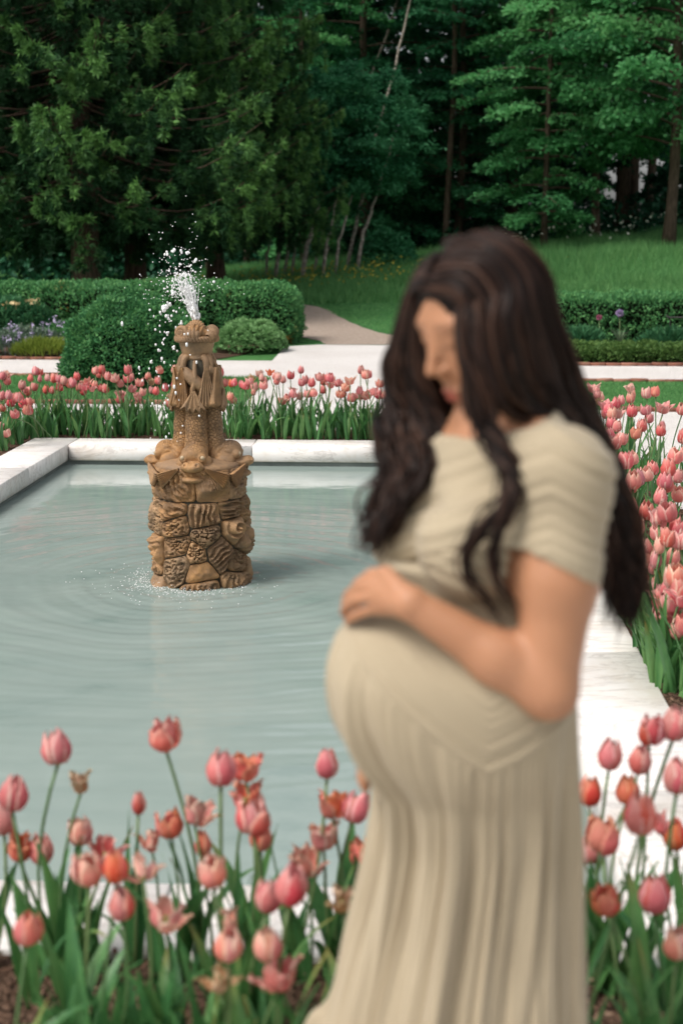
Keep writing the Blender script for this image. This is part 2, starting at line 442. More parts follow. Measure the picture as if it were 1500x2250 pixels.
# pool shell under the coping and the water
t = NT('pool_plaster'); v = t.coord('Object')
M_shell = t.set(t.ramp(t.noise(v, 4, 5), [(0.3, (0.10, 0.12, 0.11)), (0.7, (0.20, 0.23, 0.21))]), 0.7)
e = 0.03; mb = MB()
X0, X1, Y0, Y1, zb = PX0 - e, PX1 + e, PY0 - e, PY1 + e, -0.75
mb.add([(X0, Y0, CB + .004), (X1, Y0, CB + .004), (X1, Y1, CB + .004), (X0, Y1, CB + .004), (X0, Y0, zb), (X1, Y0, zb), (X1, Y1, zb), (X0, Y1, zb)],
       np.array([(0, 1, 5, 4), (1, 2, 6, 5), (2, 3, 7, 6), (3, 0, 4, 7), (4, 5, 6, 7)]))
tag(obj('pool_shell', mb.mesh('pool_shell'), M_shell), kind='structure')

FC = np.array([-1.112, 7.24, WZ])          # fountain axis at the water line
nx, ny = 190, 440
X, Y = np.meshgrid(np.linspace(X0, X1, nx), np.linspace(Y0, Y1, ny))
rr = np.hypot(X - FC[0], Y - FC[1]) + 0.10 * (vnoise(np.stack([X * 1.6, Y * 1.6, X * 0], -1)) - .5)
amp = 0.0018 * np.exp(-np.clip(rr - 0.3, 0, None) / 1.6) * sstep(PY1 - 0.3, 8.6, Y)
rip = amp * np.sin(rr * 2 * math.pi / 0.21) + 0.5 * amp * np.sin(rr * 2 * math.pi / 0.083 + 6 * vnoise(np.stack([X * 3, Y * 3, X * 0], -1), 2))
rip += 0.0016 * sstep(10.8, 7.8, Y) * (vnoise(np.stack([X * 3.2, Y * 6.5, X * 0], -1), 5) - .5)
rip += 0.0012 * (vnoise(np.stack([X * 1.1, Y * 3.0, X * 0], -1), 8) - .5) + 0.0005 * (vnoise(np.stack([X * 9, Y * 22, X * 0], -1), 9) - .5)
chop = 0.006 * np.exp(-np.clip(rr - 0.3, 0, None) / 0.32) * (vnoise(np.stack([X * 24, Y * 24, X * 0], -1), 7) - .5)
t = NT('pool_water'); v = t.coord('Object')
mp = t.n('ShaderNodeMapping'); t.l(v, mp.inputs[0]); mp.inputs['Scale'].default_value = (1, 1.6, 1)
blot = t.noise(mp.outputs[0], 1.6, 7, 0.6, 0.2)
col = t.ramp(blot, [(0.30, (0.200, 0.262, 0.240)), (0.42, (0.245, 0.305, 0.280)), (0.7, (0.282, 0.338, 0.310))])
fine = t.noise(t.coord('Object', (1, 2.6, 1)), 34, 4, 0.6)
M_water = t.set(col, 0.012, t.bump(fine, 0.03, 0.006), IOR=1.33)
M_water.node_tree.nodes['Principled BSDF'].inputs['Specular IOR Level'].default_value = 0.5
o = obj('water', mesh('water', np.stack([X, Y, WZ + rip + chop], -1).reshape(-1, 3), grid_faces(ny, nx), True), M_water)
tag(o, kind='structure')

# ------------------------------------------------------------------ brick edging of lawns and beds
t = NT('edging_brick'); v = t.coord('Object')
col = t.ramp(t.rnd(), [(0, (0.16, 0.055, 0.035)), (0.5, (0.25, 0.085, 0.05)), (1, (0.33, 0.15, 0.10))])
col = t.mix(t.ramp(t.noise(v, 25, 4), [(0.45, (0, 0, 0)), (0.7, (0.6,) * 3)]), col, (0.18, 0.12, 0.09))
M_brick = t.set(col, 0.9, t.bump(t.noise(v, 60, 3), 0.4, 0.01))
Vb, Fb = box(-0.098, 0.098, -0.045, 0.045, 0, 0.042, 0.004); brick_me = mesh('brick', Vb, Fb); brick_me.materials.append(M_brick)
def edging(x0, x1, y, label):
    r = thing('brick_edging', label, 'edging', (x0, y, 0))
    for k in range(int((x1 - x0) / 0.2)):
        b = obj('brick', brick_me, None, r, (0.1 + 0.2 * k, rng.normal(0, 0.005), 0.004 + rng.uniform(-0.006, 0.006)), (rng.normal(0, .02), rng.normal(0, .015), rng.normal(0, 0.03)))
edging(-4.7, -1.72, 14.2, 'red brick row along the near edge of the lawn beside the round bush')
edging(-5.2, -3.9, 17.02, 'red brick row along the back edge of the lawn, left of the round bush')
edging(1.9, 3.3, 13.82, 'red brick row along the near edge of the lawn behind the woman')
edging(1.9, 3.7, 16.64, 'red brick row between white path and back edge of the lawn behind the woman')
edging(1.9, 4.1, 18.86, 'red brick row holding the leafy border below the far clipped hedge')
edging(-5.9, -3.6, 19.46, 'red brick row holding the flower border left of the round bush')
# ================================================================== fountain
def stone_mat(name, tint=(1, 1, 1), scales=False, wet=0.0):
    t = NT(name); v = t.coord('Object')
    oi = t.rnd()
    base = t.ramp(t.noise(v, 7, 6, 0.6, 0.4), [(0.28, (0.130, 0.068, 0.029)), (0.45, (0.275, 0.145, 0.058)), (0.60, (0.430, 0.225, 0.085)), (0.78, (0.50, 0.315, 0.165))])
    base = t.mix(t.ramp(oi, [(0, (0, 0, 0)), (1, (0.55,) * 3)]), base, (0.36, 0.25, 0.16)); base = t.mix(t.ramp(t.math('FRACT', t.math('MULTIPLY', oi, 5.7)), [(0.5, (0, 0, 0)), (1, (0.5,) * 3)]), base, (0.14, 0.085, 0.048))
    base = t.mix(t.ramp(t.noise(v, 22, 5, 0.7), [(0.5, (0, 0, 0)), (0.72, (0.7,) * 3)]), base, (0.20, 0.135, 0.085))
    base = t.mix(t.ramp(t.noise(v, 4.2, 5, 0.6), [(0.52, (0, 0, 0)), (0.70, (0.7,) * 3)]), base, (0.075, 0.05, 0.03))
    if tint != (1, 1, 1): base = t.mix(1.0, base, tint, 'MULTIPLY')
    b = t.bump(t.noise(v, 55, 6, 0.7), 0.35 if scales else 0.6, 0.008)
    if scales:
        vo = t.n('ShaderNodeTexVoronoi'); vo.feature = 'DISTANCE_TO_EDGE'; vo.inputs['Scale'].default_value = 62; t.l(v, vo.inputs['Vector'])
        e_ = t.math('MULTIPLY', t.ramp(vo.outputs['Distance'], [(0, (0, 0, 0)), (0.14, (1, 1, 1))]), t.math('ADD', t.attr('c'), 0.12))
        b = t.bump(e_, 0.9, 0.006, b)
        base = t.mix(t.mix(t.math('MULTIPLY', t.attr('c'), 0.35), (0, 0, 0), t.ramp(vo.outputs['Distance'], [(0.0, (1, 1, 1)), (0.10, (0, 0, 0))])), base, (0.13, 0.085, 0.05))
    return t.set(base, 0.62, b, spec=0.35)
M_stone = stone_mat('carved_stone'); M_scale = stone_mat('scaled_stone', scales=True); M_pale = stone_mat('limed_stone', (0.85, 0.88, 0.9))
t = NT('joint_stone'); M_joint = t.set(t.ramp(t.noise(t.coord('Object'), 20, 5), [(0.3, (0.03, 0.028, 0.02)), (0.7, (0.10, 0.085, 0.06))]), 0.9)
t = NT('eye_stone'); M_eye = t.set((0.42, 0.32, 0.20), 0.35)

fo = thing('fountain', 'carved brown stone fountain with upright fish on a drum of rockwork standing in the pool', 'fountain', FC)
RD = 0.246
# core behind the rockwork
def lathe(prof, n=40):
    th = np.arange(n) * 2 * math.pi / n
    P = np.array([[(r * math.cos(a), r * math.sin(a), z) for a in th] for r, z in prof]).reshape(-1, 3)
    F = grid_faces(len(prof), n, True)
    return P, [F, np.arange(n)[::-1][None], ((len(prof) - 1) * n + np.arange(n))[None]]
mb = MB(); mb.add(*lathe([(RD - 0.022, -0.3), (RD - 0.022, 0.40), (RD - 0.03, 0.60), (RD - 0.05, 0.62)])); obj('core', mb.mesh('core', True), M_joint, fo)

def carve(kind, u, w, s, sd):
    """relief of one carved stone; u, w metres from its middle"""
    P = np.stack([u * 60 + sd, w * 60, u * 0], -1)
    a = sd * 2.39; d = u * math.cos(a) + w * math.sin(a); q = -u * math.sin(a) + w * math.cos(a)
    n1 = vnoise(P * 0.35, 2) - .5
    if kind == 'ribs':  return 0.0045 * np.sin(d * 2 * math.pi / 0.013 + 5 * n1) + 0.012 * np.cos(q * 40)
    if kind == 'folds': return 0.009 * np.sin(d * 2 * math.pi / 0.026 + 9 * n1) + 0.004 * np.sin(d * 2 * math.pi / 0.011 + 7 * n1)
    if kind == 'pits':
        h = np.abs(vnoise(P * 1.5, 4) - .5) * 2; return -0.016 * sstep(0.32, 0.02, h) + 0.005 * (vnoise(P * .5, 6) - .5)
    if kind == 'swirl':
        r = np.hypot(u, w) / s; an = np.arctan2(w, u); return 0.011 * np.sin(an + r * 13) * sstep(1.0, 0.55, r) + 0.012 * (1 - r)
    if kind == 'leafy': return 0.014 * np.abs(np.sin(d * 60 + 3 * n1)) + 0.010 * np.abs(np.sin(q * 75 + 4 * n1)) - 0.008
    return 0.003 * n1

def clip_poly(poly, p, q):
    """part of poly nearer p than q"""
    m = (p + q) / 2; n = q - p; out = []
    for i in range(len(poly)):
        a, b = poly[i], poly[(i + 1) % len(poly)]; da, db = (a - m) @ n, (b - m) @ n
        if da <= 0: out.append(a)
        if (da < 0) != (db < 0) and abs(da - db) > 1e-12: out.append(a + (b - a) * da / (da - db))
    return out

circ = 2 * math.pi * RD
pts = []
zrow = [(0.005, 6, .0), (0.10, 8, .4), (0.205, 10, .1), (0.315, 9, .55), (0.40, 10, .25)]
for z, n, ph in zrow:
    for k in range(n): pts.append(((k + ph + rng.uniform(-.34, .34)) / n * circ, z + rng.uniform(-.036, .036), 'low'))
for k in range(7): pts.append(((k + 0.5 + rng.uniform(-.12, .12)) / 7 * circ, 0.53, 'up'))
kinds = ['ribs', 'folds', 'pits', 'leafy', 'ribs', 'plain', 'folds', 'pits', 'leafy', 'folds', 'pits', 'swirl']
for gi, band, (z0, z1) in ((0, 'low', (-0.14, 0.448)), (1, 'up', (0.452, 0.612))):
    grp = [np.array(p[:2]) for p in pts if p[2] == band]
    for k, p in enumerate(grp):
        poly = [np.array((p[0] - .25, z0)), np.array((p[0] + .25, z0)), np.array((p[0] + .25, z1)), np.array((p[0] - .25, z1))]
        for q in grp:
            for s in (-circ, 0, circ):
                qq = q + (s, 0)
                if np.abs(qq - p).sum() > 1e-9 and abs(qq[0] - p[0]) < 0.5: poly = clip_poly(poly, p, qq)
        poly = np.array(poly)
        if len(poly) < 3: continue
        c = poly.mean(0); seg = 64; ang = np.arange(seg) * 2 * math.pi / seg
        ext = np.empty(seg)
        for i, a in enumerate(ang):          # distance from the middle to the outline
            d = np.array((math.cos(a), math.sin(a))); best = 9
            for j in range(len(poly)):
                A_, B_ = poly[j] - c, poly[(j + 1) % len(poly)] - c; e_ = B_ - A_; den = d[0] * e_[1] - d[1] * e_[0]
                if abs(den) > 1e-12:
                    tt = (A_[0] * e_[1] - A_[1] * e_[0]) / den; uu = (A_[0] * d[1] - A_[1] * d[0]) / den
                    if tt > 0 and -1e-6 <= uu <= 1 + 1e-6: best = min(best, tt)
            ext[i] = best
        ext = np.minimum(ext, np.median(ext) * 1.9) * (1 + .10 * (vnoise(np.stack([2.2 * np.cos(ang) + k, 2.2 * np.sin(ang), ang * 0 + gi], -1)) - .62)) - (0.0025 if band == 'low' else -.002)
        ext = (np.roll(ext, 1) + 2 * ext + np.roll(ext, -1)) / 4
        rings = np.array([0.0, .07, .14, .21, .28, .35, .42, .49, .56, .63, .7, .76, .82, .87, .92, .96, .985, 1.0, 1.0])
        U = np.outer(rings, ext * np.cos(ang)); W = np.outer(rings, ext * np.sin(ang))
        kind = kinds[int(rng.integers(len(kinds)))] if band == 'low' else ['ribs', 'pits', 'folds', 'ribs', 'leafy', 'pits', 'folds'][k]
        edge_ = np.sqrt(np.clip(1 - rings ** 3.2, 0, 1))[:, None]
        bulge = 0.010 + 0.034 * rng.random() ** 1.3 if band == 'low' else 0.018; amp_ = 1.9 if band == 'low' else 1.35
        rad = RD - 0.016 + bulge * edge_ + carve(kind, U, W, ext.mean(), float(rng.uniform(0, 9))) * edge_ * amp_ + .010 * (vnoise(np.stack([U * 45 + k, W * 45, U * 0], -1), 11) - .5) * edge_
        rad = rad * (1 + 0.03 * sstep(0.12, -0.02, c[1] + W))
        rad[-1] = RD - 0.04
        th = (c[0] + U) / RD; V = np.stack([rad * np.sin(th), -rad * np.cos(th), c[1] + W], -1).reshape(-1, 3)
        obj('stone', mesh('stone', V, [grid_faces(len(rings), seg, True)[:, ::-1]], True), M_pale if rng.random() < .25 else M_stone, fo)

mb = MB(); mb.add(*lathe([(RD - 0.03, 0.585), (RD - 0.012, 0.612), (RD - 0.03, 0.632), (0.16, 0.648), (0.08, 0.66)])); Vc = mb.V[0]; Vc[:, 2] += .012 * (vnoise(Vc * 45, 3) - .5); obj('drum_cap', mb.mesh('drum_cap', True), M_stone, fo)
# ---- fish: head down and outwards, body upright, tail under the basin.  Local: faces -Y
def fish_sdf(P):
    ax_ = np.abs(P[..., 0]); Q = np.stack([ax_, P[..., 1], P[..., 2]], -1)
    pth = [(0, -0.150, 0.650), (0, -0.100, 0.668), (0, -0.074, 0.73), (0, -0.070, 0.82), (0, -0.068, 0.91), (0, -0.055, 1.00), (0, -0.030, 1.08)]
    rad = [0.058, 0.060, 0.058, 0.055, 0.051, 0.042, 0.026]
    d = sd_cone(P, pth[0], pth[1], rad[0], rad[1])
    for i in range(1, 6): d = smin(d, sd_cone(P, pth[i], pth[i + 1], rad[i], rad[i + 1]), 0.012)
    d = smin(d, sd_ell(P, (0, -0.165, 0.688), (0.064, 0.060, 0.052)), 0.014)         # domed brow
    d = d - 0.0022 * np.sin(P[..., 2] * 0 + np.hypot(P[..., 1] + .15, P[..., 2] - .66) * 260) * sstep(.735, .70, P[..., 2]) * sstep(-.19, -.15, P[..., 1])
    for s_, c_, r_ in ((1, (0.045, -0.202, 0.672), (0.025, 0.026, 0.024)), (1, (0.028, -0.258, 0.640), (0.020, 0.024, 0.016)), (1, (0.060, -0.140, 0.632), (0.036, 0.055, 0.046)), (1, (0.058, -0.225, 0.600), (0.018, 0.022, 0.013))):
        d = smin(d, sd_ell(Q, c_, r_), 0.010)                                        # eye swellings, nostrils, cheeks, lip corners
    d = smin(d, sd_ell(P, (0, -0.228, 0.630), (0.060, 0.058, 0.026)), 0.012)         # upper snout
    d = smin(d, sd_ell(P, (0, -0.215, 0.568), (0.066, 0.056, 0.020)), 0.010)         # lower jaw
    d = np.maximum(d, -sd_ell(P, (0, -0.270, 0.596), (0.066, 0.064, 0.0105)))        # open mouth
    d = np.maximum(d, -sd_ell(Q, (0.030, -0.276, 0.648), (0.0085, 0.014, 0.0085)))   # nostrils
    d = np.maximum(d, -sd_ell(Q, (0.052, -0.226, 0.676), (0.0150, 0.012, 0.0150)))   # eye sockets
    return d
Vf, Ff = sd_grid(fish_sdf, (-0.11, -0.34, 0.53), (0.11, 0.03, 1.12), 0.0045)
fish_me = mesh('fish_body', Vf, Ff, True, c=sstep(.70, .75, Vf[:, 2])); fish_me.materials.append(M_scale)

def fan(n, r0, r1, a0, a1, ridge, curl, m=10, ragged=0.0, thick=0.006):
    """ribbed fin: n folds between two angles, in the XZ plane, with thickness"""
    k = n * 4 + 1; A = np.linspace(a0, a1, k); rr_ = np.linspace(0, 1, m)
    rid = np.cos(np.arange(k) * math.pi / 2)
    R1 = r1 * (1 - ragged * (0.5 - 0.5 * rid))
    rad = r0 + np.outer(rr_, R1 - r0)
    X = rad * np.cos(A); Z = rad * np.sin(A); Yd = ridge * np.outer(rr_ ** 0.7, rid) + curl * (rr_ ** 2)[:, None]
    F1 = np.stack([X, Yd - thick / 2, Z], -1).reshape(-1, 3); F2 = np.stack([X, Yd + thick / 2, Z], -1).reshape(-1, 3)
    q = grid_faces(m, k); nn = m * k
    rim = [(i * k, (i + 1) * k, (i + 1) * k + nn, i * k + nn) for i in range(m - 1)] + [((i + 1) * k - 1, (i + 2) * k - 1, (i + 2) * k - 1 + nn, (i + 1) * k - 1 + nn) for i in range(m - 1)]
    rim += [((m - 1) * k + j, (m - 1) * k + j + 1, (m - 1) * k + j + 1 + nn, (m - 1) * k + j + nn) for j in range(k - 1)]
    return np.vstack([F1, F2]), np.vstack([q, q[:, ::-1] + nn, np.array(rim)])
V, F = fan(7, 0.02, 0.165, R(183), R(213), 0.0075, 0.0, 12, 0.10, 0.014); fin_l = mesh('fin', V, F, True); fin_l.materials.append(M_stone)
V2 = V * (-1, 1, 1); fin_r = mesh('fin', V2, F[:, ::-1], True); fin_r.materials.append(M_stone)
V, F = fan(6, 0.03, 0.235, R(254), R(282), 0.0085, -0.020, 12, 0.05, 0.016); tail_me = mesh('tail_fin', V, F, True); tail_me.materials.append(M_stone)
th_, ph_ = np.meshgrid(np.linspace(0, math.pi, 9), np.arange(14) * 2 * math.pi / 14, indexing='ij')
sph = np.stack([np.sin(th_) * np.cos(ph_), np.sin(th_) * np.sin(ph_), np.cos(th_)], -1).reshape(-1, 3); sphF = grid_faces(9, 14, True)
eye_me = mesh('eye', sph * 0.0125, sphF, True); eye_me.materials.append(M_eye)
ta, tb = np.meshgrid(np.arange(20) * 2 * math.pi / 20, np.arange(6) * 2 * math.pi / 6, indexing='ij')
rim_me = None
for k in range(4):
    f_ = obj('fish', fish_me, None, fo, (0, 0, 0), (0, 0, k * math.pi / 2))
    if k == 0: f_['label'] = 'stone fish facing the viewer with open mouth'
    for s in (-1, 1):
        obj('eye', eye_me, None, f_, (s * 0.050, -0.214, 0.676))
        obj('pectoral_fin', fin_l if s < 0 else fin_r, None, f_, (s * 0.050, -0.256, 0.634), (R(-8), s * R(13), s * R(27)))
    for s in (-1, 1):
        obj('tail_fin', tail_me, None, f_, (s * 0.060, -0.108, 1.150), (R(3), -s * R(3), s * R(20)))
# dark spindle inside the fish
mb = MB(); mb.add(*lathe([(0.09, 0.55), (0.07, 0.7), (0.06, 0.9), (0.066, 1.0), (0.072, 1.08), (0.074, 1.16)], 24)); obj('spindle', mb.mesh('spindle', True), M_joint, fo)
# coiled tail ends and the ridge between the hanging fins
mb = MB()
for a in range(4):
    ca, sa = math.cos(a * math.pi / 2), math.sin(a * math.pi / 2); rot = lambda p: (p[0] * ca - p[1] * sa, p[0] * sa + p[1] * ca, p[2])
    P = smooth_path([rot(p) for p in ((0.002, -0.085, 0.93), (-0.008, -0.112, 1.00), (0.004, -0.118, 1.06), (0.002, -0.105, 1.11), (0, -0.075, 1.15))], 22); mb.add(*tube(P, np.interp(np.linspace(0, 1, 22), [0, .3, 1], [.018, .013, .010]), 9))
    P = smooth_path([rot(p) for p in ((-0.078, -0.060, 1.115), (-0.035, -0.092, 1.085), (0.025, -0.096, 1.030), (0.078, -0.062, 0.975))], 22); mb.add(*tube(P, np.interp(np.linspace(0, 1, 22), [0, .5, 1], [.022, .034, .022]), 12))
    for s in (-1, 1):
        P = smooth_path([rot(p) for p in ((s * .058, -0.076, 1.02), (s * .060, -0.080, 1.09), (s * .056, -0.074, 1.15), (s * .04, -.06, 1.175))], 16); mb.add(*tube(P, np.linspace(.014, .018, 16), 9))
    P = smooth_path([rot(p) for p in ((0.0, -0.125, 0.90), (-0.012, -0.138, 0.95), (-0.028, -0.128, 1.0))], 10)
    V, F = fan(4, 0.01, 0.13, R(235), R(300), 0.006, -.004, 8, .25, .010); V = V + (0, -0.134, 1.015); V = np.array([rot(p) for p in V]); mb.add(V, F)
obj('coiled_tails', mb.mesh('coiled_tails', True), M_stone, fo)
# basin: ring, flared bowl
ba = []
for r, z in [(0.064, 1.125), (0.076, 1.128), (0.078, 1.142), (0.073, 1.147), (0.077, 1.155), (0.086, 1.185), (0.094, 1.215), (0.099, 1.222), (0.090, 1.236), (0.05, 1.25)]: ba.append((r * .98, z + .028))
mb = MB(); P, F = lathe(ba, 64); an = np.arctan2(P[:, 1], P[:, 0]); rr_ = np.hypot(P[:, 0], P[:, 1])
P[:, :2] *= (1 + 0.018 * (vnoise(np.stack([np.cos(an) * 5, np.sin(an) * 5, P[:, 2] * 40], -1)) - .5) * 2)[:, None]
mb.add(P, F); obj('basin', mb.mesh('basin', True), M_pale, fo)
# plaited rope round the rim
mb = MB(); th = np.linspace(0, 2 * math.pi, 241)
for ph in (0, 2 * math.pi / 3, 4 * math.pi / 3):
    a = th * 14 + ph; rad = 0.0995 + 0.0085 * np.sin(a)
    P = np.stack([rad * np.cos(th), rad * np.sin(th), 1.260 + 0.008 * np.sin(2 * a) * .6 + 0.006 * np.cos(a)], -1)
    mb.add(*tube(P, 0.0085, 7, False))
obj('rope_rim', mb.mesh('rope_rim', True), M_stone, fo)
def conch(L, r):
    """spiral sea shell along +X"""
    n = 34; x = np.linspace(0, 1, n); k = 18; th = np.arange(k) * 2 * math.pi / k
    prof = r * (np.sin(np.pi * np.clip(x, 0.02, .98) ** 0.62)) ** 0.85
    rows = []
    for i in range(n):
        w_ = 1 + 0.16 * np.sin(x[i] * 34 + th) * (x[i] < .62)
        rows.append(np.stack([np.full(k, x[i] * L - L / 2), prof[i] * w_ * np.cos(th), prof[i] * w_ * np.sin(th)], -1))
    return np.array(rows).reshape(-1, 3), grid_faces(n, k, True)
def snail(r):
    a = np.linspace(0, 5.2 * math.pi, 70); q = r * np.exp(-a * 0.13)
    P = np.stack([q * np.cos(a) * .8, -0.35 * r * (1 - np.exp(-a * .2)) - 0.012 * 0, q * np.sin(a) * .8], -1)
    return tube(P, q * 0.42, 9)
V, F = conch(0.125, 0.040); o = obj('shell', mesh('shell', V, F, True), M_stone, fo, (0.025, -0.058, 1.290), (R(20), R(14), R(8)))
V, F = snail(0.040); mb = MB(); mb.add(V, F); o = obj('shell', mb.mesh('shell', True), M_stone, fo, (-0.072, -0.048, 1.290), (R(-8), 0, R(-18)))
V, F = conch(0.105, 0.034); me = mesh('shell', V, F, True)
for p, r in (((0.075, 0.02, 1.290), (0, .2, 1.7)), ((-0.06, 0.045, 1.290), (0, .1, 2.6)), ((0.02, 0.07, 1.290), (0.5, 0, .4)), ((-0.018, -0.078, 1.280), (0.4, .2, 2.9)), ((0.085, -0.035, 1.283), (0.4, -.2, 1.2))):
    obj('shell', me, M_stone, fo, p, r)
# scallop standing at the top
n, m = 61, 12; A = np.linspace(R(-8), R(188), n); rr_ = np.linspace(0.05, 1, m)
rid = 1 + 0.05 * np.cos(np.arange(n) * 2 * math.pi / 5)
X = 0.052 * np.outer(rr_, np.cos(A) * rid); Z = 0.060 * np.outer(rr_, np.sin(A) * rid)
D = 0.024 * np.sqrt(np.clip(1 - rr_ ** 2, 0, 1))[:, None] * rid
A1 = np.stack([X, -D, Z], -1).reshape(-1, 3); B1 = np.stack([X, D * .3 + .004, Z], -1).reshape(-1, 3); q = grid_faces(m, n)
obj('scallop_shell', mesh('scallop_shell', np.vstack([A1, B1]), np.vstack([q, q[:, ::-1] + n * m]), True), M_stone, fo, (0.002, -0.035, 1.300), (R(-18), 0, R(4)))

# ---- water: jet, drops, trickles, splash at the foot
t = NT('white_water'); M_drop = t.set((0.90, 0.89, 0.89), 0.25, spec=0.5)
ico = []
phi = (1 + 5 ** .5) / 2
iv = unit(np.array([(-1, phi, 0), (1, phi, 0), (-1, -phi, 0), (1, -phi, 0), (0, -1, phi), (0, 1, phi), (0, -1, -phi), (0, 1, -phi), (phi, 0, -1), (phi, 0, 1), (-phi, 0, -1), (-phi, 0, 1)]))
if_ = np.array([(0, 11, 5), (0, 5, 1), (0, 1, 7), (0, 7, 10), (0, 10, 11), (1, 5, 9), (5, 11, 4), (11, 10, 2), (10, 7, 6), (7, 1, 8), (3, 9, 4), (3, 4, 2), (3, 2, 6), (3, 6, 8), (3, 8, 9), (4, 9, 5), (2, 4, 11), (6, 2, 10), (8, 6, 7), (9, 8, 1)])
def blobs(C, Rr, stretch=None, axis=None):
    V = iv[None] * Rr[:, None, None]
    if stretch is not None:
        ax_ = unit(axis); V = V + (V @ ax_[:, :, None]) * ax_[:, None, :] * (stretch[:, None, None] - 1)
    V = V + C[:, None]; F = if_[None] + 12 * np.arange(len(C))[:, None, None]
    return V.reshape(-1, 3), F.reshape(-1, 3)
mb = MB()
for q_ in range(46):                                         # torn streams leaving the nozzle
    d = np.array([rng.normal(-.22, .13), rng.normal(0, .13), 1.0]); L_ = rng.uniform(.05, .20); s_ = np.linspace(0, 1, 9); st_ = rng.random() * .05
    P = np.array([rng.normal(0, .007), rng.normal(0, .007), 1.345]) + np.outer(st_ + s_ * L_, d) + np.cumsum(rng.normal(0, .0016, (9, 3)), 0)
    mb.add(*tube(P, rng.uniform(.0016, .0040) * (.45 + rng.random(9)) * np.interp(s_, [0, .8, 1], [1, .8, .15]), 5))
k = 430
s_ = rng.random(k) ** .9                                  # height along the plume
ctr = np.stack([-0.002 - 0.075 * s_, 0 * s_, 1.352 + 0.235 * s_], 1)
wd = 0.008 + 0.033 * s_ ** 1.4
C = ctr + rng.normal(0, 1, (k, 3)) * wd[:, None] * (1, 1, .5)
ax_ = np.stack([-0.25 + rng.normal(0, .3, k), rng.normal(0, .3, k), np.ones(k)], 1)
mb.add(*blobs(C, rng.uniform(0.0012, 0.0046, k), 1 + 2.6 * rng.random(k) ** 2, ax_))
k = 60; s_ = rng.random(k); C = np.stack([-0.002 - 0.02 * s_, 0 * s_, 1.345 + 0.10 * s_], 1) + rng.normal(0, 1, (k, 3)) * (0.008, 0.008, .004)
mb.add(*blobs(C, rng.uniform(0.004, 0.009, k), np.full(k, 2.5), np.tile((-.15, 0, 1.), (k, 1))))
k = 300; C = np.stack([rng.normal(-0.07, 0.085, k), rng.normal(0, 0.08, k), 1.44 + np.abs(rng.normal(0.0, 0.15, k))], 1)
mb.add(*blobs(C, rng.uniform(0.0008, 0.0030, k) * (rng.random(k) < .93) + .0008))
k = 34; C = np.stack([rng.normal(-0.07, 0.055, k), rng.normal(0, 0.05, k), rng.uniform(1.49, 1.64, k)], 1)
mb.add(*blobs(C, rng.uniform(0.004, 0.0085, k)))
k = 95; C = np.stack([rng.normal(-0.12, 0.07, k), rng.normal(-0.05, 0.10, k), rng.uniform(0.75, 1.42, k)], 1)     # falling drops
mb.add(*blobs(C, rng.uniform(0.0022, 0.0072, k), 1 + 1.2 * rng.random(k), np.tile((0, 0, 1.), (k, 1))))
for (px, py, r) in ((362, 676, .017), (366, 694, .012), (372, 668, .010), (381, 642, .011), (397, 707, .009), (350, 770, .008), (383, 765, .009), (370, 733, .008), (450, 762, .007), (360, 745, .006), (333, 795, .007), (398, 552, .009), (382, 548, .010), (366, 558, .011), (430, 570, .009), (413, 556, .008)):
    p = at(px, py, FC[1] - 0.05) - FC; k = 5
    mb.add(*blobs(p + rng.normal(0, 1, (k, 3)) * r * .5, np.full(k, r) * rng.uniform(.5, .8, k), np.full(k, 1.4), np.tile((0.2, 0, 1.), (k, 1))))
tag(obj('water_jet', mb.mesh('water_jet', True), M_drop, None, FC), 'white spray of water leaping from the top of the stone fountain', 'water spray', kind='stuff')
mb = MB(); k = 340
a = rng.normal(-2.1, 0.75, k); r = 0.272 + np.abs(rng.normal(0, 0.055, k)) + 0.03 * (rng.random(k) < .2)
C = np.stack([r * np.cos(a), r * np.sin(a), np.abs(rng.normal(0, 0.008, k)) * (1 + 2 * (rng.random(k) < .12))], 1)
mb.add(*blobs(C, rng.uniform(0.0008, 0.0028, k)))
k = 200; a = rng.normal(-2.3, .9, k); r = 0.29 + np.abs(rng.normal(0, 0.16, k)); C = np.stack([r * np.cos(a), r * np.sin(a), np.abs(rng.normal(0.0, 0.012, k))], 1)
mb.add(*blobs(C, rng.uniform(0.001, 0.0032, k)))
tag(obj('water_splash', mb.mesh('water_splash', True), M_drop, None, FC), 'white froth splashing round the foot of the fountain drum', 'splash', kind='stuff')
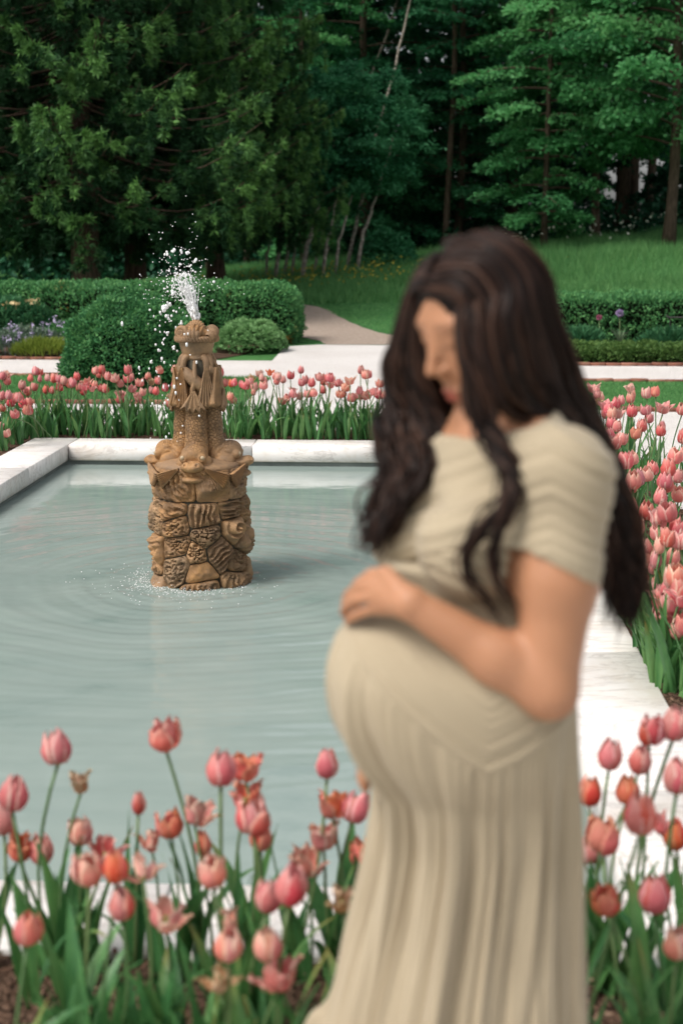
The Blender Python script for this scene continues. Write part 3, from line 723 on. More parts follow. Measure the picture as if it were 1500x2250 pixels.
# ================================================================== tulips
def petal_mat(name, base, tip, edge):
    t = NT(name); v_ = t.attr('c'); e_ = t.attr('e'); rn = t.rnd(); vec = t.coord('Object', (1, 1, 0.22))
    streak = t.noise(vec, 260, 3, 0.6)
    f = t.math('ADD', v_, t.math('MULTIPLY', t.math('SUBTRACT', streak, 0.5), 0.5))
    col = t.ramp(f, [(0.0, (0.62, 0.44, 0.24)), (0.10, base), (0.55, base), (0.98, tip)])
    col = t.mix(t.ramp(t.math('ADD', e_, t.math('MULTIPLY', streak, 0.3)), [(0.80, (0, 0, 0)), (1.12, (0.75,) * 3)]), col, edge)
    h = t.n('ShaderNodeHueSaturation'); t.l(col, h.inputs['Color'])
    hv = t.n('ShaderNodeMapRange'); t.l(rn, hv.inputs[0]); hv.inputs[3].default_value = 0.496; hv.inputs[4].default_value = 0.518; t.l(hv.outputs[0], h.inputs['Hue'])
    sv = t.n('ShaderNodeMapRange'); t.l(t.math('FRACT', t.math('MULTIPLY', rn, 7.3)), sv.inputs[0]); sv.inputs[3].default_value = 0.80; sv.inputs[4].default_value = 1.06; t.l(sv.outputs[0], h.inputs['Saturation'])
    vv = t.n('ShaderNodeMapRange'); t.l(t.math('FRACT', t.math('MULTIPLY', rn, 17.1)), vv.inputs[0]); vv.inputs[3].default_value = 0.85; vv.inputs[4].default_value = 1.12; t.l(vv.outputs[0], h.inputs['Value'])
    return t.leafy(h.outputs[0], 0.28, 0.45, 0.3)
PM = {'pink': petal_mat('pink_petal', (0.66, 0.130, 0.150), (0.80, 0.31, 0.29), (0.86, 0.54, 0.46)),
      'rose': petal_mat('rose_petal', (0.67, 0.098, 0.118), (0.78, 0.25, 0.24), (0.82, 0.42, 0.40)),
      'red': petal_mat('coral_red_petal', (0.68, 0.100, 0.078), (0.78, 0.22, 0.14), (0.80, 0.34, 0.20)),
      'pale': petal_mat('pale_salmon_petal', (0.72, 0.22, 0.20), (0.82, 0.45, 0.36), (0.86, 0.66, 0.50)),
      'tan': petal_mat('wilted_tan_petal', (0.50, 0.24, 0.13), (0.56, 0.36, 0.20), (0.60, 0.45, 0.28))}
t = NT('tulip_leaf'); vec = t.coord('Object', (6, 6, 0.5)); c = t.noise(vec, 9, 4)
col = t.ramp(t.math('ADD', t.math('MULTIPLY', c, 0.6), t.math('MULTIPLY', t.rnd(), 0.4)), [(0.25, (0.040, 0.145, 0.045)), (0.5, (0.078, 0.222, 0.066)), (0.8, (0.150, 0.305, 0.092))])
col = t.mix(t.ramp(t.math('MULTIPLY', t.attr('c'), t.math('GREATER_THAN', t.rnd(), 0.86)), [(0.75, (0, 0, 0)), (1.0, (0.8,) * 3)]), col, (0.30, 0.22, 0.06))
M_tleaf = t.leafy(col, 0.25, 0.42, 0.4)
t = NT('tulip_stem'); M_tstem = t.set(t.ramp(t.rnd(), [(0, (0.07, 0.15, 0.05)), (1, (0.14, 0.21, 0.075))]), 0.5)
t = NT('tulip_heart'); M_heart = t.set((0.28, 0.30, 0.08), 0.6)

def petal(r_max, r_top, hgt, half, seed, nu=7, nv=9, ruff=0.0):
    rs = np.random.default_rng(seed); u = np.linspace(-1, 1, nu); v = np.linspace(0, 1, nv)
    prof = np.interp(v, [0, .12, .3, .5, .75, 1], [.004, r_max * .62, r_max * .95, r_max, (r_max + r_top) / 2 * 1.02, r_top])
    zz = hgt * np.interp(v, [0, .12, .3, .5, .75, 1], [0, .04, .22, .47, .76, 1])
    ww = half * np.interp(v, [0, .15, .45, .7, .88, 1], [.45, .9, 1.0, .85, .5, .06])
    A = np.outer(ww, u); rad = prof[:, None] * (1 + 0.06 * np.cos(A * 2) - 0.05 * np.abs(u)[None] ** 2 * v[:, None])
    rad = rad + ruff * (rs.random((nv, nu)) - .5) * (v ** 2)[:, None] * 2
    Z = zz[:, None] - 0.06 * hgt * (np.abs(u) ** 2)[None] * v[:, None] + ruff * (rs.random((nv, nu)) - .5) * (v ** 2)[:, None]
    V = np.stack([rad * np.cos(A), rad * np.sin(A), Z], -1).reshape(-1, 3)
    return V, grid_faces(nv, nu), np.repeat(v, nu), np.tile(np.abs(u), nv)

PETALS = {}
for kind, (rm, rt, hg, hf, ru) in {'closed': (.030, .0115, .080, .98, .004), 'cup': (.033, .021, .076, .92, .007), 'open': (.033, .040, .070, .86, .012), 'bud': (.0195, .006, .068, 1.1, .001), 'wilt': (.020, .026, .052, .8, .012)}.items():
    for ci in PM:
        for s in range(3):
            V, F, vv, uu = petal(rm * (1 + .06 * (s - 1)), rt, hg, hf, 7 * s + len(kind), ruff=ru)
            me = mesh('petal', V, F, True, c=vv, e=uu); me.materials.append(PM[ci]); PETALS[kind, ci, s] = me
# joined blooms for the small far tulips
BLOOMS = {}
for (kind, ci) in [(k, c) for k in ('closed', 'cup', 'open', 'bud', 'wilt') for c in ('pink', 'rose', 'pale', 'red', 'tan')]:
    for s in range(3):
        rs = np.random.default_rng(s * 31 + len(kind) * 5 + len(ci)); Vs, Fs, C, E_, n = [], [], [], [], 0
        rm, rt, hg, hf, ru = {'closed': (.030, .0105, .080, 1.05, .0015), 'cup': (.033, .021, .076, 1.0, .003), 'open': (.033, .040, .070, .92, .007), 'bud': (.0195, .006, .068, 1.1, .001), 'wilt': (.022, .03, .055, .8, .012)}[kind]
        for k in range(6):
            V, F, vv, uu = petal(rm * (1 - .10 * (k % 2)), rt * rs.uniform(.8, 1.5), hg * rs.uniform(.9, 1.06), hf, s * 9 + k, 5, 7, ru)
            a = k * math.pi / 3 + rs.normal(0, .08); til = rs.normal(0.02, .07 if kind in ('closed', 'bud') else .16)
            V = V @ np.array(Matrix.Rotation(til, 3, 'Y')).T @ np.array(Matrix.Rotation(a, 3, 'Z')).T
            Vs.append(V); Fs.append(F + n); C.append(vv); E_.append(uu); n += len(V)
        me = mesh('bloom', np.vstack(Vs), np.vstack(Fs), True, c=np.concatenate(C), e=np.concatenate(E_)); me.materials.append(PM[ci]); BLOOMS[kind, ci, s] = me
mb = MB(); mb.add(*tube([(0, 0, -.004), (0, 0, .003), (0, 0, .012), (0, 0, .03)], [.004, .009, .008, .003], 8)); heart_me = mb.mesh('bloom_heart', True); heart_me.materials.append(M_heart)
STEMS = []
for s in range(6):
    z = np.linspace(0, 1, 10); b = np.array([0, .02, -.03, .045, -.05, .06])[s]
    P = np.stack([b * np.sin(z * 2.2), b * .6 * np.sin(z * 3.1), z], -1) - np.array([b * math.sin(2.2), b * .6 * math.sin(3.1), 0]) * z[:, None]
    mb = MB(); mb.add(*tube(P, 0.0042, 6)); me = mb.mesh('stem', True); me.materials.append(M_tstem); STEMS.append(me)
LEAVES = []
for s in range(10):
    rs = np.random.default_rng(100 + s); L = rs.uniform(.27, .42); W = rs.uniform(.030, .052); n = 11
    v = np.linspace(0, 1, n); bend = rs.choice([.25, .4, .6, 1.0, 1.7]); tw = rs.normal(0, .5)
    ang = R(6) + rs.uniform(0, .18) + bend * v ** 2
    dx = np.sin(ang) * L / (n - 1); dz = np.cos(ang) * L / (n - 1); x = np.concatenate([[0], np.cumsum(dx)[:-1]]); z = np.concatenate([[0], np.cumsum(dz)[:-1]])
    wd = W * np.interp(v, [0, .1, .35, .6, .85, 1], [.35, .6, 1, .88, .42, .02])
    u = np.array([-1, -.5, 0, .5, 1.0]); rows = []
    for i in range(n):
        a = tw * v[i]; fold = (0.5 - .25 * v[i]) * np.abs(u) * wd[i] / 2
        wav = 0.004 * math.sin(v[i] * 9 + s) * u
        lx, ly = fold + wav, u * wd[i] / 2
        nx_, nz_ = -math.cos(ang[i]), math.sin(ang[i])
        rows.append(np.stack([x[i] - nx_ * -lx * 1.0, ly * math.cos(a), z[i] + nz_ * lx * 0 + ly * math.sin(a) * .3], -1))
    V = np.array(rows).reshape(-1, 3)
    me = mesh('leaf', V, grid_faces(n, 5), True, c=np.repeat(v, 5)); me.materials.append(M_tleaf); LEAVES.append(me)

def tulip(base, top, kind, ci, label, group, near, n_leaf, size=1.0, lean=None):
    """one tulip: stem from base to top, bloom on it, leaves at the foot"""
    base = np.asarray(base, float); top = np.asarray(top, float); d = top - base
    r = thing('tulip', label, 'tulip', base, 0, group)
    q = Vector(d).to_track_quat('Z', 'Y').to_euler(); L = np.linalg.norm(d)
    st = obj('stem', STEMS[int(rng.integers(6))], None, r, (0, 0, 0), q, (size, size, L))
    tilt = (rng.normal(0, .10), rng.normal(0, .10), rng.uniform(0, 6.28))
    if lean: tilt = (lean[0], lean[1], tilt[2])
    if near:
        b = obj('bloom', heart_me, None, r, d, tilt, size)
        for k in range(6):
            sp = {'closed': .05, 'bud': .02, 'cup': .13, 'open': .26, 'wilt': .45}[kind]
            ti = rng.normal(.01, sp) + (.12 if kind == 'open' and k % 2 else 0)
            obj('petal', PETALS[kind, ci, int(rng.integers(3))], None, b, (0, 0, 0), (0, ti, k * math.pi / 3 + rng.normal(0, .1)), (1 - .07 * (k % 2)) * rng.uniform(.95, 1.05))
    else:
        obj('bloom', BLOOMS[kind, ci, int(rng.integers(3))], None, r, d, tilt, size)
    a0 = rng.uniform(0, 6.28)
    for k in range(n_leaf):
        obj('leaf', LEAVES[int(rng.integers(10))], None, r, (rng.normal(0, .018), rng.normal(0, .018), -.01), (rng.normal(0, .07), rng.normal(0, .07), a0 + k * 2.4 + rng.normal(0, .3)), rng.uniform(.72, 1.08) * (.90 if near else .95))
    return r

# the tulips between the pool and the woman, one by one: pixel of the bloom, its width, shape, colour
NEAR = [
 (126, 1645, 64, 'closed', 'pink', 'tall pink tulip with pale cream tip, highest at the far left over the water'),
 (362, 1612, 62, 'cup', 'pink', 'tallest pink tulip with one petal peeling away, standing clear over the water'),
 (177, 1712, 34, 'wilt', 'tan', 'withered tan tulip hanging its petals beside the tall pink one'),
 (25, 1745, 66, 'closed', 'pink', 'large pink tulip cut by the left picture edge, upper of two'),
 (8, 1800, 62, 'closed', 'pink', 'pale pink tulip cut by the left picture edge, lower of two'),
 (40, 1862, 56, 'open', 'red', 'ragged orange red tulip low at the left edge beside a closed pink one'),
 (92, 1868, 56, 'closed', 'pink', 'closed pink tulip low at the left beside the ragged orange red one'),
 (176, 1830, 56, 'cup', 'pale', 'pink tulip with cream petal tips below the withered tan one'),
 (303, 1761, 34, 'bud', 'pink', 'slim closed pink bud over the water left of the tallest stem'),
 (376, 1811, 54, 'cup', 'red', 'glossy red tulip opening in front of the pool water'),
 (427, 1782, 60, 'open', 'pale', 'wide open coral tulip with petals flared like wings'),
 (484, 1690, 66, 'closed', 'rose', 'big rose pink tulip at the top of the central cluster'),
 (540, 1685, 68, 'open', 'red', 'ragged open red tulip right of the big rose one'),
 (538, 1745, 60, 'open', 'red', 'frilled orange red tulip in the middle of the central cluster'),
 (556, 1795, 72, 'cup', 'pink', 'full pink tulip in front of the central cluster'),
 (572, 1840, 46, 'closed', 'red', 'dark coral tulip lowest in the central cluster'),
 (718, 1680, 54, 'closed', 'pink', 'single pink tulip on a straight stem near the belly of the woman'),
 (730, 1767, 50, 'open', 'red', 'orange tulip half open behind the bright pink one near the dress'),
 (772, 1776, 64, 'cup', 'rose', 'bright pink tulip with split petals right beside the dress'),
 (711, 1838, 56, 'open', 'pale', 'salmon tulip with frayed cream edges near the dress'),
 (797, 1878, 54, 'cup', 'red', 'coral tulip half hidden by the left side of the dress'),
 (446, 1850, 40, 'bud', 'red', 'small orange bud between the winged and the central tulips'),
 (466, 1914, 60, 'cup', 'pale', 'pink and cream tulip just above the marble edge in the middle'),
 (230, 1868, 50, 'open', 'pink', 'loose light pink tulip left of middle above the marble edge'),
 (196, 1908, 54, 'cup', 'pale', 'pale pink rounded tulip left of the coral red one'),
 (254, 1906, 56, 'closed', 'red', 'coral red tulip over the marble edge, left of middle'),
 (313, 1900, 46, 'wilt', 'pale', 'fading pale pink tulip with thin drooping petals'),
 (332, 1838, 30, 'wilt', 'pale', 'thin pale petal remnant on a stem below the tallest tulip'),
 (266, 1988, 52, 'closed', 'pink', 'slender pink tulip against the white marble, left of the blown one'),
 (362, 2008, 80, 'open', 'pale', 'large blown pink tulip showing its inside, in front of the marble'),
 (58, 2040, 60, 'closed', 'red', 'red pink tulip low at the left in front of the marble'),
 (587, 1972, 44, 'closed', 'pink', 'pink tulip half behind the biggest rose tulip'),
 (634, 1945, 76, 'closed', 'rose', 'biggest smooth rose tulip in front of the marble, right of middle'),
 (674, 1892, 72, 'open', 'pale', 'pale pink frilled tulip above the biggest rose one'),
 (501, 2074, 52, 'closed', 'pale', 'pale pink closed tulip low in the middle among the leaves'),
 (508, 2018, 34, 'wilt', 'pale', 'small shrivelled pink tulip above the pale closed one'),
 (483, 2138, 26, 'wilt', 'tan', 'dropped tan petals on a low stem in the middle foreground'),
 (589, 2074, 52, 'closed', 'pale', 'salmon tulip low between the pale one and the dress'),
 (614, 2140, 64, 'open', 'pink', 'lowest pink tulip opening towards the viewer beside the dress'),
 (750, 1968, 34, 'wilt', 'tan', 'dried tan tulip touching the left side of the dress'),
 (1338, 1660, 56, 'closed', 'rose', 'rose egg shaped tulip against the white marble right of the dress'),
 (1427, 1604, 58, 'cup', 'rose', 'pink tulip high on the right, left one of the top pair'),
 (1479, 1592, 62, 'closed', 'pink', 'pink tulip high on the right, right one of the top pair'),
 (1403, 1671, 46, 'closed', 'pink', 'narrow pink tulip under the top pair on the right'),
 (1294, 1741, 50, 'closed', 'red', 'red tulip peeping out right behind the back of the dress'),
 (1377, 1739, 44, 'closed', 'red', 'coral tulip with green streak right of the dress'),
 (1487, 1708, 66, 'closed', 'pink', 'pink tulip cut by the right picture edge'),
 (1407, 1795, 74, 'closed', 'rose', 'largest round rose tulip on the right of the dress'),
 (1325, 1838, 70, 'cup', 'red', 'deep red tulip with notched rim right of the dress'),
 (1297, 1868, 46, 'closed', 'rose', 'dark pink tulip tucked behind the deep red one by the dress'),
 (1457, 1805, 44, 'wilt', 'rose', 'small torn pink tulip behind the largest round rose one'),
 (1487, 1832, 60, 'closed', 'red', 'brick red tulip low at the right picture edge'),
 (1340, 1974, 48, 'cup', 'red', 'coral tulip low on the right over the leaves by the dress'),
 (1437, 1968, 70, 'closed', 'rose', 'tall oval coral rose tulip low on the right'),
 (1487, 2072, 52, 'cup', 'pale', 'pale pink tulip lowest at the right picture edge'),
]
for (px, py, wpx, kind, ci, lab) in NEAR:
    wm = {'closed': .060, 'cup': .064, 'open': .078, 'bud': .040, 'wilt': .048}[kind]
    Y = float(np.clip(FPX * wm / wpx / 1.03, 2.36, oy0 - .05))
    p = at(px, py, Y)
    zmin, zmax = 0.30, 0.66
    if p[2] > zmax: Y = 2.93; p = at(px, py, Y)
    if p[2] < zmin: Y = 2.36 if at(px, py, 2.36)[2] < .42 else 2.5; p = at(px, py, Y)
    sz = float(np.clip(wpx * Y / FPX / wm, .82, 1.22)); p[2] -= .036 * sz
    b = (p[0] + rng.normal(0, .035), np.clip(Y + rng.normal(0, .03), 2.30, oy0 - .03), .02)
    tulip(b, p, kind, ci, lab, 'tulips between the pool and the woman', True, 8 if Y < 2.62 else 3, sz)

FARG = 'tulips around the far sides of the pool'
cols_ = ['pink'] * 9 + ['rose'] * 1 + ['pale'] * 6 + ['red']
ORD = 'first second third fourth fifth sixth seventh eighth ninth tenth eleventh twelfth thirteenth fourteenth fifteenth sixteenth seventeenth eighteenth nineteenth twentieth'.split()
def scatter(spots, zone, order, dens, key):
    """spots: picture point and distance of each bloom; alike ones are told apart by their order"""
    made = {}
    for (px, py, Y) in spots:
        p = at(px, py, Y); z = p[2]
        kd = str(rng.choice(['closed', 'cup', 'open', 'bud', 'wilt'], p=[.42, .32, .14, .06, .06]))
        ci = 'tan' if kd == 'wilt' and rng.random() < .6 else str(rng.choice(cols_))
        look = {'closed': 'closed', 'cup': 'cupped', 'open': 'wide open', 'bud': 'slim', 'wilt': 'wilting'}[kd]
        cn = {'pink': 'pink', 'rose': 'rose', 'pale': 'salmon', 'red': 'coral', 'tan': 'tan'}[ci]
        hh = 'tall' if z > .50 else 'short' if z < .42 else 'middling'
        sz = rng.uniform(.86, 1.06) * (1.1 if order == 'from near end' else 1); b = (p[0] + rng.normal(0, .04), Y + rng.normal(0, .025), .02)
        if ox0 - .01 < b[0] < ox1 + .02 and oy0 - .01 < b[1] < oy1 + .02: b = ((ox1 + .03, b[1], .02) if b[0] > 0 else (b[0], oy1 + .03, .02))
        p[2] -= .038 * sz
        made.setdefault(f'{hh} {look} {cn} tulip {zone}', []).append((key(px, Y), tulip(b, p, kd, ci, 'x', FARG, False, dens, sz)))
    for lab, l in made.items():
        l.sort(key=lambda q: q[0])
        for k, (_, o) in enumerate(l): o['label'] = lab if len(l) == 1 else f'{lab}, {ORD[min(k, 19)]} {order}'
def rnd_spots(n, px0, px1, py0, py1, y0, y1):
    return [(px0 + (px1 - px0) * (i_ + rng.uniform(-.6, 1.6)) / n, np.clip(rng.normal((py0 + py1) / 2 - 4, (py1 - py0) * .27), py0, py1), rng.uniform(y0, y1)) for i_ in range(n)]
bed = (oy1 + .05, oy1 + .58)
scatter(rnd_spots(56, 60, 392, 812, 885, *bed), 'behind the far edge left of the fountain', 'from left', 5, lambda a, b: a)
scatter(rnd_spots(64, 486, 878, 812, 888, *bed), 'behind the far edge right of the fountain', 'from left', 5, lambda a, b: a)
scatter(rnd_spots(22, -8, 66, 822, 950, 10.75, 11.9), 'outside the left pool corner', 'from left', 5, lambda a, b: a)
spots = []
while len(spots) < 96:
    py = 850 + 540 * rng.random() ** 1.6; px = rng.uniform(np.interp(py, [850, 900, 1000, 1100, 1250, 1400], [1296, 1318, 1345, 1375, 1400, 1425]), 1512)
    z = float(np.clip(rng.normal(.52, .05), .38, .62)); Y = gnd(px, py, z)[1]
    while at(px, py, Y)[0] < ox1 + .04: Y += .1
    z = at(px, py, Y)[2]
    if z < .24 or at(px, py, Y)[0] > ox1 + .85 or Y > 12.2: continue
    spots.append((px, py, Y))
scatter(spots, 'in the bed beside the right edge', 'from near end', 5, lambda a, b: b)
# ================================================================== hedges, shrubs, border plants
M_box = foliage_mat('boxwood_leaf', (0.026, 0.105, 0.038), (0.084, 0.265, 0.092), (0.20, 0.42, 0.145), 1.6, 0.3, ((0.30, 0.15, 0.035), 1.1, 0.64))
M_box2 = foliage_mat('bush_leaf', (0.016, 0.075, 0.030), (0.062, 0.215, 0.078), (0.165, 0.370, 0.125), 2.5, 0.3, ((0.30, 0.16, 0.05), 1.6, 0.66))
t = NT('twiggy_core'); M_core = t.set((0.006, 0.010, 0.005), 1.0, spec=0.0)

def rounded(P, C, half, r):
    q = np.abs(P - C) - (np.asarray(half) - r)
    return np.linalg.norm(np.maximum(q, 0), axis=-1) + np.minimum(q.max(-1), 0) - r

def leaf_shell(Ps, Ns, n, size, depth, up=0.35, jit=0.8, lift=0.0):
    """n leaves around surface samples; c grows outwards and upwards"""
    k = rng.integers(0, len(Ps), n); dp = rng.random(n) ** 1.3 * depth
    lump = (vnoise(Ps[k] * 4.5, 3) - .5) * depth * 1.6
    P = Ps[k] - Ns[k] * dp[:, None] + Ns[k] * lump[:, None] + rng.normal(0, size * .3, (n, 3))
    D = Ns[k] + rng.normal(0, jit, (n, 3)) + (0, 0, up)
    N = unit(Ns[k] + rng.normal(0, .7, (n, 3)))
    L = size * rng.uniform(.7, 1.3, n); V, F = leaf_quads(P, D, N, L, L * .6)
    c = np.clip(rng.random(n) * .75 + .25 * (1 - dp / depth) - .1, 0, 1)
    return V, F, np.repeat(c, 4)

def sample_surface(sd, lo, hi, n, keep=None):
    P = rng.uniform(lo, hi, (n, 3)); e_ = 2e-3
    for _ in range(5):
        d = sd(P); G = np.stack([sd(P + np.eye(3)[i] * e_) - sd(P - np.eye(3)[i] * e_) for i in range(3)], -1) / (2 * e_); G = unit(G)
        P = P - G * d[:, None]
    ok = np.abs(sd(P)) < .01
    if keep is not None: ok &= keep(P)
    return P[ok], G[ok]

def hedge(name, label, cat, sd, lo, hi, n, size, mat, keep=None, core=0.07, depth=.07, h=.08):
    r = thing(name, label, cat, (0, 0, 0))
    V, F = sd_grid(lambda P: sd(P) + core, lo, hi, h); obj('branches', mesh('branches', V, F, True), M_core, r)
    Ps, Ns = sample_surface(sd, lo, hi, 60000, keep)
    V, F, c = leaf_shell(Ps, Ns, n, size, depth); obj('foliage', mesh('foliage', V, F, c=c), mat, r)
    return r
# clipped hedge behind the fountain, rounded at its free end
C1 = np.array([-5.30, 23.15, 0.40]); H1 = np.array([3.44, .95, .52])
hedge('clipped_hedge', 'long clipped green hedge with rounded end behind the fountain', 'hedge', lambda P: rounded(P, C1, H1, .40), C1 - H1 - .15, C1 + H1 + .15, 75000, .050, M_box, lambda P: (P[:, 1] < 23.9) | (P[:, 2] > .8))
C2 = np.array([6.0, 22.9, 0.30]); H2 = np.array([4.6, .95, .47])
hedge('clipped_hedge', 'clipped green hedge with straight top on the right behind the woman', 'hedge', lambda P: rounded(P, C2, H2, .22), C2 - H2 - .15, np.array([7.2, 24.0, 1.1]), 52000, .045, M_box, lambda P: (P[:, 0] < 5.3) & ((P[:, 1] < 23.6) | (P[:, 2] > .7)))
CB_ = np.array([-3.22, 15.95, .40])
def bush_sd(P):
    q = P - CB_
    b = sd_ell(q, (0, 0, 0.02), (.715, .70, .63)); return np.maximum(smin(b, sd_ell(q, (0.02, 0, -.18), (.70, .68, .5)), .2), -(P[..., 2] - .03))
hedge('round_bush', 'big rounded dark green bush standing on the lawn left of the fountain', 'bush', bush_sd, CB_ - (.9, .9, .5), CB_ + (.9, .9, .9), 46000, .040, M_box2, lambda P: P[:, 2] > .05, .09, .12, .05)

def mound(name, label, cat, cx, cy, rx, ry, h, n, L, W, mat, up=.5, jit=.8, base=0.0, z0=0.012):
    """low leafy mound: one plant clump"""
    th = rng.uniform(0, 6.28, n); q = np.sqrt(rng.random(n)); top = np.sqrt(np.clip(1 - q ** 2.6, 0, 1))
    lump = .75 + .5 * vnoise(np.stack([q * np.cos(th) * 4, q * np.sin(th) * 4, th * 0 + cx], -1))
    z = h * top * lump * (1 - .5 * rng.random(n) ** 2.5)
    P = np.stack([cx + rx * q * np.cos(th), cy + ry * q * np.sin(th), z0 + z], 1)
    D = np.stack([np.cos(th) * q, np.sin(th) * q, np.full(n, up)], 1) + rng.normal(0, jit, (n, 3))
    N = unit(np.array([0, 0, 1.]) + rng.normal(0, .5, (n, 3)))
    Lr = L * rng.uniform(.7, 1.3, n); V, F = leaf_quads(P, D, N, Lr, W * Lr / L)
    r = thing(name, label, cat, (0, 0, 0))
    obj('foliage', mesh('foliage', V, F, c=np.repeat(np.clip(.2 + .5 * rng.random(n) + .3 * z / h - .1, 0, 1), 4)), mat, r)
    return r, P
M_lime = foliage_mat('lime_leaf', (0.075, 0.18, 0.065), (0.155, 0.31, 0.115), (0.25, 0.43, 0.18), 3, .3)
M_grey = foliage_mat('grey_green_leaf', (0.045, 0.085, 0.05), (0.10, 0.16, 0.105), (0.19, 0.25, 0.18), 4, .25)
M_mid = foliage_mat('border_leaf', (0.022, 0.085, 0.028), (0.06, 0.19, 0.06), (0.13, 0.29, 0.09), 3, .3)
M_yel = foliage_mat('yellow_green_leaf', (0.08, 0.13, 0.02), (0.17, 0.24, 0.035), (0.28, 0.34, 0.06), 5, .3)
M_dk = foliage_mat('deep_green_leaf', (0.014, 0.07, 0.032), (0.038, 0.145, 0.062), (0.085, 0.22, 0.09), 3, .25)
p = gnd(540, 778); mound('mantle_plant', 'low mound of pale lime green round leaves at the gravel edge', 'plant', p[0], p[1] + .55, .53, .75, .42, 5200, .060, .058, M_lime)

def blossoms(r, P, n, size, col, name, hz_=(0.05, .25)):
    k = rng.choice(len(P), n, replace=False)
    if name not in bpy.data.materials: NT(name).set(col, .7)
    C = P[k] + np.stack([rng.normal(0, .04, n), rng.normal(0, .04, n), rng.uniform(*hz_, n)], 1)
    mb = MB()
    for c in C:
        m = 7; Q = c + rng.normal(0, size * .4, (m, 3)); V, F = leaf_quads(Q, rng.normal(0, 1, (m, 3)), rng.normal(0, 1, (m, 3)), size, size * .7); mb.add(V, F)
        mb.add(*tube([c + (0, 0, -.22), c], .003, 4))
    obj('flowers', mb.mesh('flowers'), bpy.data.materials[name], r)['kind'] = 'stuff'
p = gnd(45, 786); r, P = mound('catmint', 'grey green catmint clump with lilac flowers at the gravel edge on the left', 'plant', p[0] - .1, p[1] + .5, .75, .5, .34, 3400, .075, .03, M_grey); blossoms(r, P, 40, .045, (0.42, 0.36, 0.52), 'lilac_petal', (.06, .16))
p = gnd(120, 776); r, P = mound('catmint', 'darker catmint clump with lilac flowers close to the round bush', 'plant', p[0], p[1] + 1.0, .45, .5, .36, 2200, .07, .03, M_mid); blossoms(r, P, 16, .045, (0.42, 0.36, 0.52), 'lilac_petal', (.06, .16))
p = gnd(100, 790); mound('sedge_tuft', 'yellow green grass like edging plant beside the round bush', 'plant', p[0] - .05, p[1] + .25, .48, .26, .20, 2600, .10, .014, M_yel, 1.5, .45)
p = gnd(35, 770); r, P = mound('iris_clump', 'tall dark clump with cream flowers at the left in front of the hedge', 'plant', p[0] - .35, p[1] + 1.1, .75, .5, .62, 3200, .13, .035, M_dk, .8); blossoms(r, P, 26, .075, (0.66, 0.50, 0.26), 'cream_petal', (.05, .16))
p = gnd(140, 760); mound('peony_clump', 'leafy green clump between cream flowers and the round bush', 'plant', p[0], p[1] + .6, .55, .45, .55, 3000, .10, .035, M_mid)
# right border
for k, (px, wd_) in enumerate(((1262, .55), (1330, .6), (1405, .55), (1480, .6), (1550, .6))):
    p = gnd(px, 800); mound('geranium_clump', ['light green border clump right behind the dark hair', 'light green border clump below the pink allium', 'light green border clump right of the strappy leaves', 'light green border clump at the right picture edge above the gravel', 'light green border clump at the far right'][k], 'plant', p[0], p[1] + .55, wd_, .5, .21, 3600, .055, .036, foliage_mat('geranium_leaf', (0.03, 0.075, 0.02), (0.075, 0.155, 0.04), (0.15, 0.245, 0.065), 3, .3) if k == 0 else bpy.data.materials['geranium_leaf'])
p = gnd(1272, 770); mound('leafy_clump', 'deep green feathery clump beside the dark hair in front of the right hedge', 'plant', p[0], p[1] - .3, .30, .26, .27, 1800, .13, .022, M_dk, 1.0, .5)
p = gnd(1470, 770); mound('leafy_clump', 'deep green feathery clump at the right edge in front of the hedge', 'plant', p[0], p[1] - .3, .50, .28, .26, 2300, .13, .022, M_dk, .9, .6)
# strappy clump, alliums
M_strap = foliage_mat('strap_leaf', (0.08, 0.14, 0.08), (0.14, 0.21, 0.12), (0.22, 0.30, 0.17), 4, .2)
r = thing('strappy_clump', 'grey green clump of long strappy leaves under the lilac allium', 'plant', gnd(1358, 772) + (0, -.1, 0))
for k in range(34):
    a = rng.uniform(0, 6.28); L = rng.uniform(.28, .46); b = rng.uniform(.15, .8); v = np.linspace(0, 1, 7)
    x = L * np.sin(b * v) * v; z = L * v * np.cos(b * v * .9); z = np.where(v > .8, z - (v - .8) * rng.uniform(0, .5) * L, z)
    ctr = np.stack([x * math.cos(a), x * math.sin(a), z], -1); sd_ = np.array([-math.sin(a), math.cos(a), .15]); wd_ = .011 * np.interp(v, [0, .5, 1], [1, .9, .1])[:, None]
    V = np.stack([ctr - sd_ * wd_, ctr + sd_ * wd_], 1).reshape(-1, 3); obj('leaf', mesh('leaf', V, grid_faces(7, 2), True, c=np.full(14, rng.random())), M_strap, r)
for px, py, col, nm, lab, sz in ((1316, 697, (0.42, 0.10, 0.20), 'pink_allium', 'small round pink allium on a thin stalk before the right hedge', .045), (1361, 688, (0.40, 0.30, 0.50), 'lilac_allium', 'larger round lilac allium on a thin stalk above the strappy leaves', .06)):
    p = at(px, py, 21.3); r = thing('allium', lab, 'flower', (p[0], 21.3, 0.012)); h = p[2] - .012
    mb = MB(); mb.add(*tube([(0, 0, 0), (.01, 0, h / 2), (0, 0, h)], .006, 5)); obj('stem', mb.mesh('stem'), M_tstem, r)
    m = 160; d = unit(rng.normal(0, 1, (m, 3))); V, F = leaf_quads(d * sz * .35 + (0, 0, h), d, rng.normal(0, 1, (m, 3)), sz * .75, sz * .3); obj('flower_head', mesh('flower_head', V, F), NT(nm).set(col, .7), r)
p = at(1465, 697, 21.2)
r = thing('plant_support', 'thin dark metal plant support at the right edge before the hedge', 'plant support', (p[0], 21.2, 0)); t = NT('dark_iron'); M_iron = t.set((0.02, 0.018, 0.016), .6)
